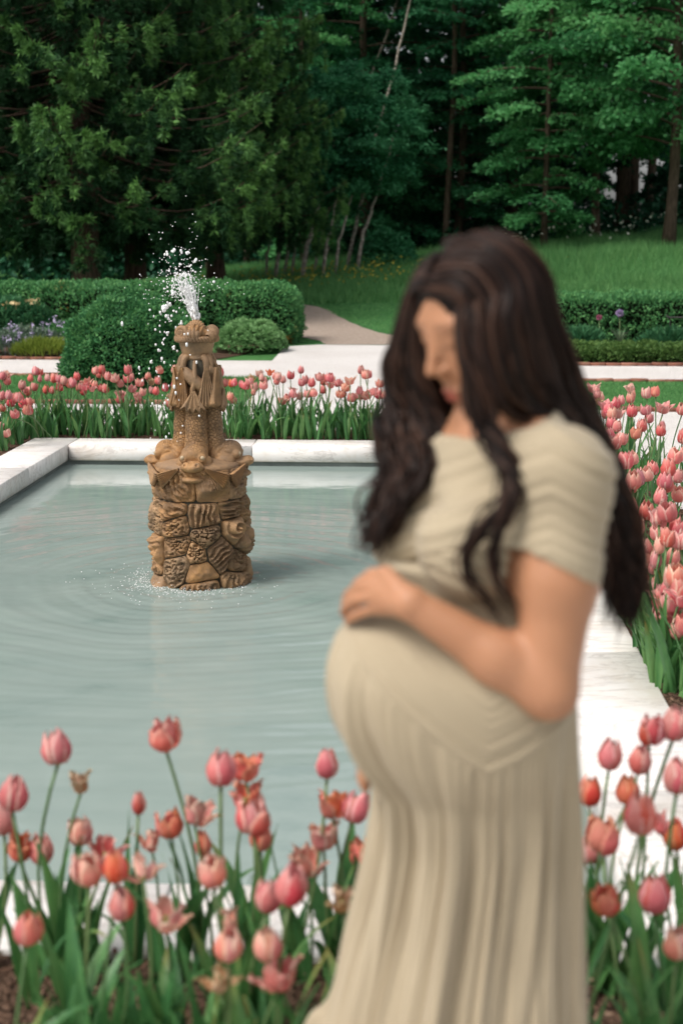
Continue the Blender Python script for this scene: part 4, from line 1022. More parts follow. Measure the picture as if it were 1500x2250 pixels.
mb = MB(); mb.add(*tube([(0, 0, p[2]), (.8, 0, p[2])], .011, 8)); obj('top_rail', mb.mesh('top_rail', True), M_iron, r)
for x in (0.04, .76):
    mb = MB(); mb.add(*tube([(x - .06, 0, p[2] + .03), (x, 0, p[2]), (x + .02, 0, p[2] * .6), (x + .02, 0, 0)], .009, 8)); obj('leg', mb.mesh('leg', True), M_iron, r)

# ---- grass blades: two small lawns, long meadow grass on the slope, yellow meadow flowers
M_blade = foliage_mat('grass_blade', (0.055, 0.175, 0.060), (0.125, 0.320, 0.105), (0.23, 0.43, 0.155), .8, .3)
def blades(n, fx, fy, h, wd, lean, label, name='grass', z=0.012):
    X, Y = fx(n), fy(n); Z = terrain(X, Y) + z; P = np.stack([X, Y, Z], 1)
    D = np.stack([rng.normal(0, lean, n), rng.normal(0, lean, n), np.ones(n)], 1); N = rng.normal(0, 1, (n, 3)) * (1, 1, .1)
    L = h * rng.uniform(.5, 1.4, n) * (.55 + .9 * vnoise(np.stack([X * .8, Y * .8, X * 0], -1)))
    D = unit(D); Sd = unit(np.cross(D, N)); V = np.stack([P - Sd * wd, P + Sd * wd, P + D * L[:, None]], 1).reshape(-1, 3)
    return tag(obj(name, mesh(name, V, np.arange(3 * n).reshape(-1, 3), c=np.repeat(np.clip(rng.normal(.45, .22, n), 0, 1), 3)), M_blade), label, 'grass', kind='stuff')
uu = lambda a, b: (lambda n: rng.uniform(a, b, n))
blades(30000, uu(-5.4, -1.74), uu(14.26, 16.96), .035, .004, .35, 'short mown grass around the foot of the round bush')
blades(30000, uu(1.74, 4.6), uu(13.88, 16.58), .035, .004, .35, 'short mown grass of the lawn strip right of the woman')
blades(60000, uu(-7.0, 6.0), lambda n: 22.6 + 10.8 * rng.random(n) ** .9, .045, .006, .5, 'mown grass sloping up behind the hedges')
_o = bpy.data.objects['grass.002']
me = _o.data; V = np.empty(len(me.vertices) * 3, np.float32); me.vertices.foreach_get('co', V); V = V.reshape(-1, 3, 3)
ctr = V.mean(1); Lx = np.interp(ctr[:, 1], [q[1] for q in Lp], [q[0] for q in Lp]); Rx = np.interp(ctr[:, 1], [q[1] for q in Rp], [q[0] for q in Rp])
inside = (ctr[:, 0] > Lx - .05) & (ctr[:, 0] < Rx + .03); V[inside] += (0, 0, -3); me.vertices.foreach_set('co', V.ravel()); me.update()
blades(75000, uu(-6, 13), lambda n: 31.5 + 12 * rng.random(n), .26, .009, .35, 'long meadow grass on the rising slope below the trees', 'meadow_grass')
blades(55000, uu(2.5, 11), lambda n: 25 + 9 * rng.random(n), .16, .008, .4, 'meadow grass on the slope above the right hedge', 'meadow_grass')
n = 420; X = rng.normal(-2.2, 1.7, n); Y = rng.uniform(33.5, 38, n); P = np.stack([X, Y, terrain(X, Y) + rng.uniform(.2, .42, n)], 1)
V, F = leaf_quads(P, rng.normal(0, 1, (n, 3)), rng.normal(0, .5, (n, 3)) + (0, 0, 1), .07, .06)
tag(obj('wildflowers', mesh('wildflowers', V, F), NT('yellow_petal').set((0.42, 0.34, 0.03), .7)), 'yellow wildflowers scattered in the meadow grass under the birches', 'wildflowers', kind='stuff')
n = 160; X = rng.uniform(2, 9, n); Y = rng.uniform(40, 42.5, n); P = np.stack([X, Y, terrain(X, Y) + rng.uniform(.3, .75, n)], 1)
V, F = leaf_quads(P, rng.normal(0, 1, (n, 3)), rng.normal(0, .5, (n, 3)) + (0, 0, 1), .09, .08)
tag(obj('wildflowers', mesh('wildflowers', V, F), NT('white_petal').set((0.55, 0.56, 0.46), .7)), 'white wildflowers along the foot of the wood on the right', 'wildflowers', kind='stuff')
# ================================================================== trees
def bark(name, a, b, scale=(4, 4, 0.7)):
    t = NT(name); v = t.coord('Object', scale); n = t.noise(v, 5, 6, .65)
    return t.set(t.ramp(n, [(.3, a), (.7, b)]), .95, t.bump(n, .8, .04), spec=.1)
M_bark = bark('dark_bark', (0.035, 0.024, 0.018), (0.15, 0.10, 0.075)); M_bark2 = bark('grey_brown_bark', (0.05, 0.036, 0.026), (0.16, 0.115, 0.085))
M_birch = bark('pale_bark', (0.10, 0.085, 0.07), (0.50, 0.44, 0.37), (2, 2, 3))
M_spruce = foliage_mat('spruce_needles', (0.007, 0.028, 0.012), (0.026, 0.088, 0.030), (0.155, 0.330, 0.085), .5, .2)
M_maple = foliage_mat('maple_leaf', (0.034, 0.150, 0.054), (0.100, 0.340, 0.120), (0.210, 0.500, 0.19), .35, .45)
M_beech = foliage_mat('beech_leaf', (0.016, 0.100, 0.048), (0.048, 0.215, 0.095), (0.105, 0.34, 0.155), .35, .45)
M_hem = foliage_mat('hemlock_leaf', (0.007, 0.045, 0.025), (0.020, 0.100, 0.050), (0.048, 0.170, 0.080), .35, .3)

def tufts(P, D, n, L, W, spread):
    """n narrow needle sprays per point, fanned around D"""
    k = len(P); Pp = np.repeat(P, n, 0); Dd = unit(np.repeat(unit(D), n, 0) + rng.normal(0, spread, (k * n, 3)))
    return leaf_quads(Pp, Dd, rng.normal(0, 1, (k * n, 3)), L * rng.uniform(.7, 1.3, k * n), W)

def spruce_mesh(seed, H=19.0, Rb=4.4, zmin=2.35):
    global rng
    keep = rng; rng = np.random.default_rng(seed); Ps, Ds, Cs = [], [], []; wood = MB()
    z = zmin; lvl = 0; hiP, hiD = [], []
    while z < H - .5:
        nb = 8 if z < 8 else 6; step = .27 if z < 8 else .5
        for b in range(nb):
            a = lvl * 2.4 + b * 2 * math.pi / nb + rng.normal(0, .22); zb = z + rng.uniform(-.14, .14)
            L = Rb * (1 - (zb / H) ** 1.15) * rng.uniform(.70, 1.12) * (0.72 + .28 * sstep(1.2, 3.0, zb))
            dr = rng.uniform(.16, .34); s = np.linspace(0, 1, 9); rad = s * L
            zz = zb - dr * L * np.sin(s * 1.9) * .75 + .16 * L * s ** 4
            az = a + .12 * rng.normal() * s
            path = np.stack([rad * np.cos(az), rad * np.sin(az), zz], -1)
            if z < 8.5: wood.add(*tube(path, np.linspace(.035, .006, 9), 4, False))
            m = int(L * (40 if z < 8 else 12)); nc = max(4, m // 9); cid = rng.integers(0, nc, m); sq = (.22 + .78 * rng.random(nc) ** .7)[cid]; coff = rng.normal(0, 1, nc); chang = rng.random(nc)
            p = np.stack([np.interp(sq, s, path[:, i]) for i in range(3)], -1); out_ = np.stack([np.cos(np.full(m, a)), np.sin(np.full(m, a)), np.zeros(m)], -1); sid = np.stack([-out_[:, 1], out_[:, 0], out_[:, 2]], -1)
            wl = .42 * (1.12 - sq) + .12; off = (coff[cid] + rng.normal(0, .22, m)) * wl; hang = np.clip(chang[cid] ** 1.5 + rng.normal(0, .12, m), 0, 1); sq = np.clip(sq + rng.normal(0, .03, m), .1, 1.03)
            p = p + sid * off[:, None] + np.array([0, 0, -1.]) * (.50 * hang * (.45 + np.abs(np.sin(sq * 17 + b))))[:, None]
            d = out_ * .8 + sid * np.sign(off)[:, None] * .5 + np.array([0, 0, -.15]) - np.array([0, 0, 1.1]) * hang[:, None]
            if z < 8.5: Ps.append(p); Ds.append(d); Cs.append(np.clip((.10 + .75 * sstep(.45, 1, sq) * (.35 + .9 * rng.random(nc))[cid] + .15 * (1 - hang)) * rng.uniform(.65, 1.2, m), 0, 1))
            else: hiP.append(p); hiD.append(d)
        z += step; lvl += 1
    P, D, C = np.vstack(Ps), np.vstack(Ds), np.concatenate(Cs); k = 11
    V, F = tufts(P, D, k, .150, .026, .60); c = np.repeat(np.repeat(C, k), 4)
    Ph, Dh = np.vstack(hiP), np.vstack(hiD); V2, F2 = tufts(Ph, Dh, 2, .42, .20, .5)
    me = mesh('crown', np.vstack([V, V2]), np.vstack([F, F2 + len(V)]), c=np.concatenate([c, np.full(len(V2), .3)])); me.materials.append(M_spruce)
    wm = wood.mesh('branches', True); wm.materials.append(M_bark)
    rng = keep
    return me, wm
sp_me, sp_wood = spruce_mesh(5)
def spruce(px, Y, r0, rz, label, sc=1.0):
    x = (at(px, 600, Y))[0]; r = thing('spruce_tree', label, 'tree', (x, Y, terrain(x, Y) - .1), rz, 'spruces behind the long hedge')
    mb = MB(); z = np.linspace(0, 17, 20); fl = 1 + .5 * np.exp(-z * 2.2)
    P = np.stack([.05 * np.sin(z * .7), .05 * np.cos(z * .5), z], -1); V, F = tube(P, r0 * fl * (1 - z / 17.6), 16); mb.add(V, F)
    obj('trunk', mb.mesh('trunk', True), M_bark, r); obj('branches', sp_wood, None, r, scale=sc); obj('crown', sp_me, None, r, scale=sc)
spruce(185, 28.6, .30, 0.3, 'large spruce with the thickest trunk, left of the fountain behind the hedge')
spruce(303, 32.0, .24, 2.1, 'spruce with thinner trunk standing just behind and right of the largest one', .98)
spruce(-190, 30.5, .28, 4.0, 'spruce at the left picture edge with drooping branches', 1.0)
spruce(470, 35.5, .20, 5.2, 'spruce farther back whose tips show above the water jet', .86)

def broad_mesh(seed, H, cb, Rc, n_limb, per, leaf, mat, flat_=.75, rise=.25, hi=10.5):
    global rng
    keep = rng; rng = np.random.default_rng(seed); VV, FF, CC, n0 = [], [], [], 0; wood = MB()
    for b in range(n_limb):
        q = (b + rng.random()) / n_limb; z0 = cb + (H - cb) * q ** 1.05 * .96; a = b * 2.39996 + rng.normal(0, .3)
        prof = (np.sin(math.pi * np.clip(.22 + .74 * (z0 - cb) / (H - cb), 0, 1))) ** .7
        L = Rc * prof * rng.uniform(.65, 1.15); s = np.linspace(0, 1, 8)
        zz = z0 + rise * L * s - .30 * L * s ** 2.2; az = a + rng.normal(0, .25) * s
        path = np.stack([L * s * np.cos(az), L * s * np.sin(az), zz], -1)
        if z0 < hi: wood.add(*tube(path, np.linspace(.04, .006, 8), 4, False))
        fine = z0 < hi; m = per if fine else per // 5; lf = leaf if fine else leaf * 2.6
        nt_ = 16; tq = np.sort(.18 + .82 * rng.random(nt_)); tid = rng.integers(0, nt_, m); sq = tq[tid]     # side twigs
        p = np.stack([np.interp(sq, s, path[:, i]) for i in range(3)], -1)
        sgn = np.where(tid % 2, 1, -1); u_ = rng.random(m) ** .8; wl = (.42 * L * (1.15 - sq) + .18) * u_
        o_ = np.stack([np.cos(a + sgn * .95), np.sin(a + sgn * .95), np.zeros(m)], -1)
        p = p + o_ * wl[:, None] + np.array([0, 0, -1.]) * (.30 * wl ** 1.6)[:, None] + rng.normal(0, 1, (m, 3)) * (lf * .55, lf * .55, lf * (.35 if flat_ > .6 else .8))
        d = o_ * .8 + rng.normal(0, .6, (m, 3)) + (0, 0, -.25); nn = unit(np.array([0, 0, 1.]) + rng.normal(0, 1.0 - flat_ * .75, (m, 3)))
        V, F = leaf_quads(p, d, nn, lf * rng.uniform(.7, 1.3, m), lf * .66 * rng.uniform(.7, 1.2, m))
        VV.append(V); FF.append(F + n0); n0 += len(V); CC.append(np.repeat(np.clip(rng.normal(.42, .2) + rng.normal(0, .16, m) + .2 * (u_ - .5), 0, 1), 4))
    me = mesh('crown', np.vstack(VV), np.vstack(FF), c=np.concatenate(CC)); me.materials.append(mat)
    wm = wood.mesh('branches', True); wm.materials.append(M_bark2); rng = keep
    return me, wm

def place_tree(name, label, group, px, Y, H, r0, meshes, rz=0.0, sc=1.0, lean=(0, 0), tm=None, dz=0.0):
    x = at(px, 560, Y)[0]; r = thing(name, label, 'tree', (x, Y, terrain(x, Y) - .08 + dz), rz, group)
    z = np.linspace(0, H, 14); P = np.stack([lean[0] * z + .05 * np.sin(z * .8 + px), lean[1] * z + .05 * np.cos(z * .6), z], -1)
    mb = MB(); mb.add(*tube(P, r0 * (1 + .35 * np.exp(-z * 3)) * (1 - .8 * z / H), 10)); obj('trunk', mb.mesh('trunk', True), tm or M_bark2, r)
    obj('branches', meshes[1], None, r, scale=sc); obj('crown', meshes[0], None, r, scale=sc)
    return r
WG = 'broadleaf trees at the edge of the wood'
mapl = broad_mesh(21, 14, 2.6, 3.6, 74, 520, .17, M_maple, .45, .35)
beec = broad_mesh(22, 14, 1.0, 3.5, 78, 520, .15, M_beech, .85, .18)
beec2 = broad_mesh(24, 13, 0.8, 2.6, 60, 420, .14, M_maple, .85, .12)
heml = broad_mesh(23, 15, 0.6, 3.8, 80, 480, .16, M_hem, .85, .05)
place_tree('maple_tree', 'bright green maple filling the upper right corner of the wood', WG, 1470, 39.5, 14, .16, mapl, .4, 1.0)
place_tree('maple_tree', 'maple with slim brown trunk right of the woman at the wood edge', WG, 1306, 43.0, 13, .12, mapl, 2.6, .95)
place_tree('beech_tree', 'young beech with layered branches just above and right of the woman', WG, 1195, 41.0, 13, .09, beec2, 1.0, 1.0)
place_tree('beech_tree', 'darker beech with layered branches above the head of the woman', WG, 1010, 46.0, 14, .15, beec, .5, 1.0)
place_tree('beech_tree', 'beech behind the leaning pale trunks in the middle of the wood', WG, 800, 45.0, 14, .18, beec, 3.6, 1.0)
place_tree('beech_tree', 'small bright beech beside the right flank of the big spruces', WG, 668, 42.0, 13, .10, beec2, 4.0, .85)
HG = 'dark trees deeper in the wood'
for k, (px, Y, rz, sc, lab) in enumerate([(560, 47, .2, 1.0, 'dark hemlock behind the spruce tips above the water jet'), (720, 50, 1.4, 1.05, 'dark hemlock behind the leaning pale trunks'), (905, 52, 2.2, 1.05, 'dark hemlock left of the head of the woman, deep in the wood'), (1110, 51, 3.3, 1.05, 'dark hemlock right above the head of the woman, deep in the wood'),
     (1230, 55, 5.0, 1.0, 'dark hemlock behind the slim brown maple trunk'), (1560, 48, .9, 1.0, 'dark hemlock at the right picture edge behind the bright maple'), (400, 50, 4.4, 1.05, 'dark hemlock behind the trunks of the spruces'), (150, 48, 1.9, 1.0, 'dark hemlock behind the thickest spruce trunk'), (-60, 50, 2.9, 1.0, 'dark hemlock at the left picture edge behind the hedge')]):
    place_tree('hemlock_tree', lab, HG, px, Y, 15, .2, heml, rz, sc, tm=M_bark)
# bare trunks standing in the gloom between the crowns
TG = 'bare trunks in the gloom of the wood'
for px, Y, r0, lab in [(1358, 49, .26, 'thick dark trunk right of the slim brown maple trunk in the gloom'), (1392, 52, .20, 'dark trunk between two pale gaps at the right in the wood'), (1425, 54, .17, 'dark trunk right of the pale gaps near the right edge'), (1120, 48, .17, 'dark trunk above the right of the head of the woman'), (985, 44, .10, 'thin brown trunk touching the head of the woman'), (535, 44, .085, 'thin grey trunk right of the water jet'), (462, 43, .11, 'grey trunk seen through the water spray')]:
    x = at(px, 560, Y)[0]; r = thing('tree_trunk', lab, 'tree trunk', (x, Y, terrain(x, Y) - .1), 0, TG); z = np.linspace(0, 13, 14)
    mb = MB(); mb.add(*tube(np.stack([.10 * np.sin(z * .5 + px), .1 * np.cos(z * .4), z], -1), r0 * (1 - .5 * z / 13) * (1 + .4 * np.exp(-z * 3)), 10)); obj('trunk', mb.mesh('trunk', True), M_bark2, r)
# slender pale birches leaning right
BG = 'slender pale birches leaning over the meadow'
tuft_me = broad_mesh(29, 4.2, .2, 1.5, 22, 260, .13, M_beech, .5, .3, 99)
for pts_, Y, r0, lab in [([(583, 592), (590, 540), (600, 470)], 37, .04, 'thin birch stem left of the leaning group against the spruce'), ([(640, 588), (652, 530), (668, 460), (676, 420)], 37.2, .042, 'thin birch between the leftmost and the middle ones'), ([(690, 585), (706, 520), (722, 455)], 38, .04, 'thin birch close behind the middle one'), ([(736, 582), (748, 520), (766, 450), (780, 400)], 37.4, .045, 'thin birch left beside the longest one'), ([(604, 592), (618, 530), (632, 470), (650, 425)], 36.5, .060, 'leftmost pale leaning birch beside the spruce'), ([(624, 592), (640, 520), (655, 450)], 37.5, .045, 'thin birch just right of the leftmost pale one'), ([(664, 585), (678, 530), (695, 465), (712, 400)], 36.8, .075, 'pale birch in the middle of the leaning group'), ([(709, 583), (722, 520), (740, 440), (752, 380)], 37.2, .055, 'slim birch right of the middle of the leaning group'),
     ([(761, 578), (778, 510), (795, 440), (815, 350), (836, 265), (862, 165), (884, 80), (910, -40)], 38.5, .058, 'longest pale birch leaning right up to the top of the picture'), ([(785, 570), (803, 500), (822, 445), (838, 390)], 38.0, .055, 'thin pale birch right beside the longest one'), ([(742, 470), (775, 300), (800, 210), (832, 120), (868, 20), (880, -40)], 44, .060, 'faint high birch stem left of the longest one')]:
    P = np.array([at(px, py, Y + .3 * i) for i, (px, py) in enumerate(pts_)]); b0 = P[0].copy(); b0[2] = terrain(b0[0], Y) - .05
    if P[0, 2] > b0[2] + .8: P = np.vstack([b0 + (-.5, 0, 0), P])
    tall = pts_[-1][1] < 0; tip_ = P[-1].copy()
    end = P[-1] + unit(P[-1] - P[-2]) * (max(1.0, 9.5 - P[-1, 2]) if tall else 1.2); P = np.vstack([P, end])
    r = thing('birch_tree', lab, 'tree', P[0] * (1, 1, 0) + (0, 0, b0[2]), 0, BG); Q = smooth_path(P - (P[0] * (1, 1, 0) + (0, 0, b0[2])), 40); Q[0, 2] = min(Q[0, 2], -.05)
    Q[:, 0] += .02 * np.sin(np.linspace(0, 23, 40)) + .012 * np.sin(np.linspace(0, 51, 40)); mb = MB(); mb.add(*tube(Q, np.linspace(r0, r0 * .45, 40), 8)); obj('trunk', mb.mesh('trunk', True), M_birch, r)
    obj('crown', tuft_me[0], None, r, Q[-1] - (0, 0, 1.6) if tall else tip_ - np.array(r.location) - (0, 0, .5), (0, 0, rng.uniform(0, 6)), 1.0 if tall else .8)
# undergrowth and the wood behind, one mass
n = 16000; X = rng.uniform(-14, 14, n); Y = rng.uniform(43.5, 60, n); hgt = .35 + 1.3 * vnoise(np.stack([X * .5, Y * .5, X * 0], -1)); P = np.stack([X, Y, terrain(X, Y) + rng.random(n) * hgt], 1)
V, F = leaf_quads(P, rng.normal(0, 1, (n, 3)), rng.normal(0, .6, (n, 3)) + (0, 0, 1), .22, .14)
tag(obj('undergrowth', mesh('undergrowth', V, F, c=np.repeat(rng.random(n) * .8, 4)), M_hem), 'dark leafy undergrowth covering the floor of the wood', 'undergrowth', kind='stuff')
n = 34000; X = rng.uniform(-45, 45, n); Y = rng.uniform(62, 74, n); Z = rng.uniform(0, 22, n)
gap = (np.abs(X - (at(1392, 420, 66)[0])) < 1.1) & (Z > 1.9) & (Z < 6.2) & (rng.random(n) < .8)
P = np.stack([X, Y, Z + 1.0], 1)[~gap]; n = len(P)
V, F = leaf_quads(P, rng.normal(0, 1, (n, 3)), rng.normal(0, 1, (n, 3)), .85, .6)
tag(obj('distant_wood', mesh('distant_wood', V, F, c=np.repeat(rng.random(n) * .6, 4)), M_hem), 'dark mass of the wood behind the front trees', 'wood', kind='stuff')
# seedling shrubs at the foot of the birches
mound('meadow_shrub', 'leafy shrub in the meadow at the foot of the birches', 'shrub', at(845, 575, 38.5)[0], 38.5, .85, .6, .95, 1800, .12, .07, M_beech, .4, .9, z0=float(terrain(-.8, 38.5)))
# ================================================================== the woman
W0 = np.array([0.09, 2.06, 0.0])
def A3(px, py, Y): return at(px, py, Y) - W0
Fd = np.array([-math.cos(R(30)), -math.sin(R(30)), 0.0]); Ld = np.array([math.sin(R(30)), -math.cos(R(30)), 0.0]); Zd = np.array([0, 0, 1.0])
HC = A3(1064, 694, 2.055)                                   # middle of the skull
hp = R(20); yw = R(33)
f0 = np.array([-math.cos(yw), -math.sin(yw), 0]); hf = f0 * math.cos(hp) - Zd * math.sin(hp); hu = f0 * math.sin(hp) + Zd * math.cos(hp); hs = np.cross(hu, hf)
if hs @ Ld < 0: hs = -hs                                    # towards her left, the side of the viewer
HM = np.array([hf, hs, hu])
def H3(f, s, u): return HC + f * hf + s * hs + u * hu

chest = A3(1100, 1120, 2.055)
shN, shF = A3(1238, 1046, 1.915), A3(980, 1040, 2.20)
elN, wrN = A3(1204, 1515, 1.865), A3(902, 1326, 1.875)
elF, wrF = A3(905, 1480, 2.285), A3(862, 1690, 2.155)
neckB = A3(1110, 965, 2.075)
pelvis = A3(1090, 1720, 2.07)
def body_sdf(P, skin=True):
    d = sd_ell(P, chest, (.108, .142, .165), np.array([Fd, Ld, Zd]))
    d = smin(d, sd_ell(P, A3(1110, 1320, 2.06), (.100, .128, .17), np.array([Fd, Ld, Zd])), .06)
    d = smin(d, sd_ell(P, pelvis, (.085, .125, .12), np.array([Fd, Ld, Zd])), .08)
    d = smin(d, sd_cone(P, shN, neckB, .050, .050), .05); d = smin(d, sd_cone(P, shF, neckB, .050, .050), .05)
    for s, c in ((1, chest + Fd * .098 + Ld * .072 - Zd * .035), (-1, chest + Fd * .098 - Ld * .072 - Zd * .035)):
        d = smin(d, sd_ell(P, c, (.066, .068, .070), np.array([Fd, Ld, Zd])), .035)
    d = smin(d, sd_ell(P, A3(960, 1500, 2.01), (.10, .10, .10)), .06)                     # belly, inside the dress
    d = smin(d, sd_cone(P, neckB, H3(-.02, 0, -.06), .052, .046), .035)
    # arms
    mN = (shN + elN) / 2
    d = smin(d, sd_cone(P, shN, mN, .056, .055), .03); d = smin(d, sd_cone(P, mN, elN, .054, .0385), .02)
    m2 = elN * .62 + wrN * .38
    d = smin(d, sd_cone(P, elN, m2, .0385, .0365), .018); d = smin(d, sd_cone(P, m2, wrN, .0365, .0225), .02)
    d = smin(d, sd_cone(P, shF, elF, .050, .038), .03); d = smin(d, sd_cone(P, elF, wrF, .037, .025), .015)
    # near hand over the top of the belly
    kn = [A3(846, 1268, 1.925), A3(828, 1286, 1.918), A3(820, 1310, 1.918), A3(824, 1337, 1.922)]
    for k, p in enumerate(kn): d = smin(d, sd_cone(P, wrN, p, .019, [.0105, .011, .0105, .0098][k]), .010)
    for k, (a, b, c) in enumerate([((812, 1266, 1.945), (788, 1280, 1.975), (776, 1296, 1.995)), ((792, 1289, 1.940), (768, 1305, 1.972), (758, 1322, 1.997)), ((785, 1317, 1.940), (762, 1332, 1.972), (754, 1346, 1.995)), ((792, 1347, 1.942), (772, 1358, 1.965), (762, 1366, 1.985))]):
        a, b, c = A3(*a), A3(*b), A3(*c); r = [.0084, .0087, .0084, .0076][k]
        d = smin(d, np.minimum(np.minimum(sd_cone(P, kn[k], a, r * 1.12, r * .94), sd_cone(P, a, b, r * 1.04, r * .90)), sd_cone(P, b, c, r * .95, r * .74)), .0022)
    d = smin(d, np.minimum(sd_cone(P, A3(878, 1296, 1.885), A3(848, 1260, 1.915), .014, .0115), sd_cone(P, A3(848, 1260, 1.915), A3(818, 1262, 1.95), .0112, .009)), .006)   # thumb
    # far hand under the belly
    kf = [A3(818, 1662, 2.085), A3(814, 1676, 2.08), A3(814, 1690, 2.08), A3(818, 1703, 2.085)]
    for k, p in enumerate(kf):
        d = smin(d, sd_cone(P, wrF, p, .018, .011), .01)
        e1 = p + A3(812, 1670 + 11 * k, 2.055) * .0 + np.array([-.012, -.032, -.002]); e2 = e1 + np.array([.004, -.030, .004])
        d = smin(d, np.minimum(sd_cone(P, p, e1, .0095, .009), sd_cone(P, e1, e2, .009, .0072)), .004)
    d = smin(d, sd_cone(P, wrF, wrF + np.array([-.03, -.045, .045]), .013, .009), .008)
    # head
    q = (P - HC) @ HM.T; qa = q.copy(); qa[..., 1] = np.abs(qa[..., 1])
    h = sd_ell(q, (-.004, 0, .018), (.090, .075, .088))
    h = smin(h, sd_ell(q, (.030, 0, -.034), (.062, .061, .096)), .03)
    h = smin(h, sd_cone(qa, (.064, 0, -.122), (-.008, .052, -.062), .017, .021), .022)
    h = smin(h, sd_ell(q, (.074, 0, -.124), (.019, .020, .015)), .016)
    h = smin(h, sd_ell(qa, (.054, .036, -.045), (.028, .026, .030)), .02)                  # cheeks
    h = smin(h, sd_ell(qa, (.074, .026, .018), (.014, .026, .010)), .018)                  # brow
    h = smin(h, -smin(-h, sd_ell(qa, (.101, .031, -.001), (.016, .018, .011)), .012), .001) if False else h
    h = np.maximum(h, -(sd_ell(qa, (.1065, .033, -.004), (.017, .018, .011))))              # eye hollows
    h = smin(h, sd_ell(qa, (.074, .031, -.004), (.0145, .0155, .0125)), .006)              # closed lids
    h = smin(h, sd_cone(q, (.086, 0, .004), (.111, 0, -.040), .0065, .0085), .014)         # nose
    h = smin(h, sd_ell(qa, (.096, .010, -.044), (.011, .0068, .0062)), .008)
    h = smin(h, sd_ell(q, (.086, 0, -.078), (.0120, .021, .0055)), .006); h = smin(h, sd_ell(q, (.084, 0, -.0895), (.0115, .018, .0065)), .006)
    h = smin(h, sd_ell(qa, (-.015, .074, -.02), (.018, .008, .028)), .006)                 # ears
    d = smin(d, h, .018)
    # legs down to the feet
    for s in (1, -1):
        hip = pelvis + Ld * .060 * s - Zd * .06 - np.array([.02, 0, 0]); kn_ = hip * (1, 1, 0) + Fd * .02 + Zd * .47; an_ = hip * (1, 1, 0) + Zd * .09 - Fd * .01
        d = smin(d, sd_cone(P, hip, kn_, .068, .052), .04); d = smin(d, sd_cone(P, kn_, an_, .054, .036), .03)
        d = smin(d, sd_cone(P, an_ - Zd * .05, an_ + Fd * .15 - Zd * .062, .034, .022), .02)
    return d
lo, hi = np.array([-.36, -.34, -.005]), np.array([.36, .36, 1.70])
Vb, Fb_ = sd_grid(body_sdf, lo, hi, .0042)
q = (Vb - HC) @ HM.T
lip = sstep(.0175, .0115, np.abs(q[:, 1])) * sstep(.012, .007, np.abs(q[:, 2] + .084)) * (q[:, 0] > .078)
brow = sstep(.006, .003, np.abs(q[:, 2] - .021 + .12 * np.abs(np.abs(q[:, 1]) - .028))) * (np.abs(q[:, 1]) > .011) * (np.abs(q[:, 1]) < .048) * (q[:, 0] > .05)
lash = sstep(.004, .002, np.abs(q[:, 2] + .010 + .1 * np.abs(np.abs(q[:, 1]) - .031))) * (np.abs(np.abs(q[:, 1]) - .031) < .016) * (q[:, 0] > .06)
t = NT('skin'); v = t.coord('Object')
base = t.ramp(t.noise(v, 9, 4), [(.3, (0.395, 0.186, 0.098)), (.7, (0.450, 0.220, 0.122))])
base = t.mix(t.math('MULTIPLY', t.attr('lip'), .8), base, (0.36, 0.075, 0.06)); base = t.mix(t.math('MULTIPLY', t.attr('dark'), .8), base, (0.04, 0.02, 0.014))
M_skin = t.set(base, .48, t.bump(t.noise(v, 220, 3), .06, .003), spec=.35); bs = M_skin.node_tree.nodes['Principled BSDF']
bs.inputs['Subsurface Weight'].default_value = .12; bs.inputs['Subsurface Radius'].default_value = (.02, .008, .004); bs.inputs['Subsurface Scale'].default_value = .5
person = thing('person', 'pregnant person with long dark hair in a pleated sage dress, hand on belly, looking down', 'person', W0)
obj('body', mesh('body', Vb, Fb_, True, lip=lip, dark=np.maximum(brow * .35, lash * .4)), M_skin, person)

# ---- dress
t = NT('sage_chiffon'); v = t.coord('Object')
M_dress = t.set(t.ramp(t.noise(v, 3, 3), [(.3, (0.350, 0.286, 0.194)), (.7, (0.402, 0.333, 0.232))]), .8, t.bump(t.noise(v, 900, 2), .1, .001), spec=.15)
try: M_dress.node_tree.nodes['Principled BSDF'].inputs['Sheen Weight'].default_value = .15
except Exception: pass
# skirt and belly: outlines front and back at each height, oval sections
prof = [  # y pixel, front x, back x, half depth, middle Y
 (1225, 842, 1262, .118, 2.03), (1275, 868, 1258, .112, 2.03), (1320, 862, 1256, .110, 2.025), (1350, 800, 1256, .118, 2.015), (1372, 762, 1257, .127, 2.01), (1400, 738, 1258, .136, 2.005), (1450, 719, 1261, .148, 2.0), (1500, 714, 1263, .154, 2.0),
 (1560, 723, 1266, .158, 2.005), (1620, 751, 1269, .160, 2.015), (1660, 783, 1271, .160, 2.025), (1690, 808, 1273, .160, 2.035), (1720, 819, 1275, .161, 2.04), (1800, 815, 1279, .166, 2.05), (1900, 793, 1281, .175, 2.055), (2000, 765, 1282, .186, 2.06), (2100, 735, 1284, .198, 2.06), (2250, 692, 1287, .22, 2.06)]
rows = []
for y, xl, xr, b, Ym in prof:
    a0, a1 = at(xl, y, Ym), at(xr, y, Ym); rows.append((a0[2], a0[0], a1[0], b, Ym))
rows += [(0.35, rows[-1][1] - .045, rows[-1][2] + .01, .25, 2.06), (0.012, rows[-1][1] - .11, rows[-1][2] + .03, .30, 2.06)]
rows = np.array(rows); rows = smooth_path(rows[:, [0, 1, 2]], 10 * len(rows)), smooth_path(rows[:, [0, 3, 4]], 10 * len(rows))
zc = rows[0][:, 0]; nz = 420; zs = np.linspace(zc[0], zc[-1], nz); o_ = np.argsort(zc)
I = lambda arr: np.interp(zs, zc[o_], arr[o_])
XL, XR, BB, YM = I(rows[0][:, 1]), I(rows[0][:, 2]), I(rows[1][:, 1]), I(rows[1][:, 2])
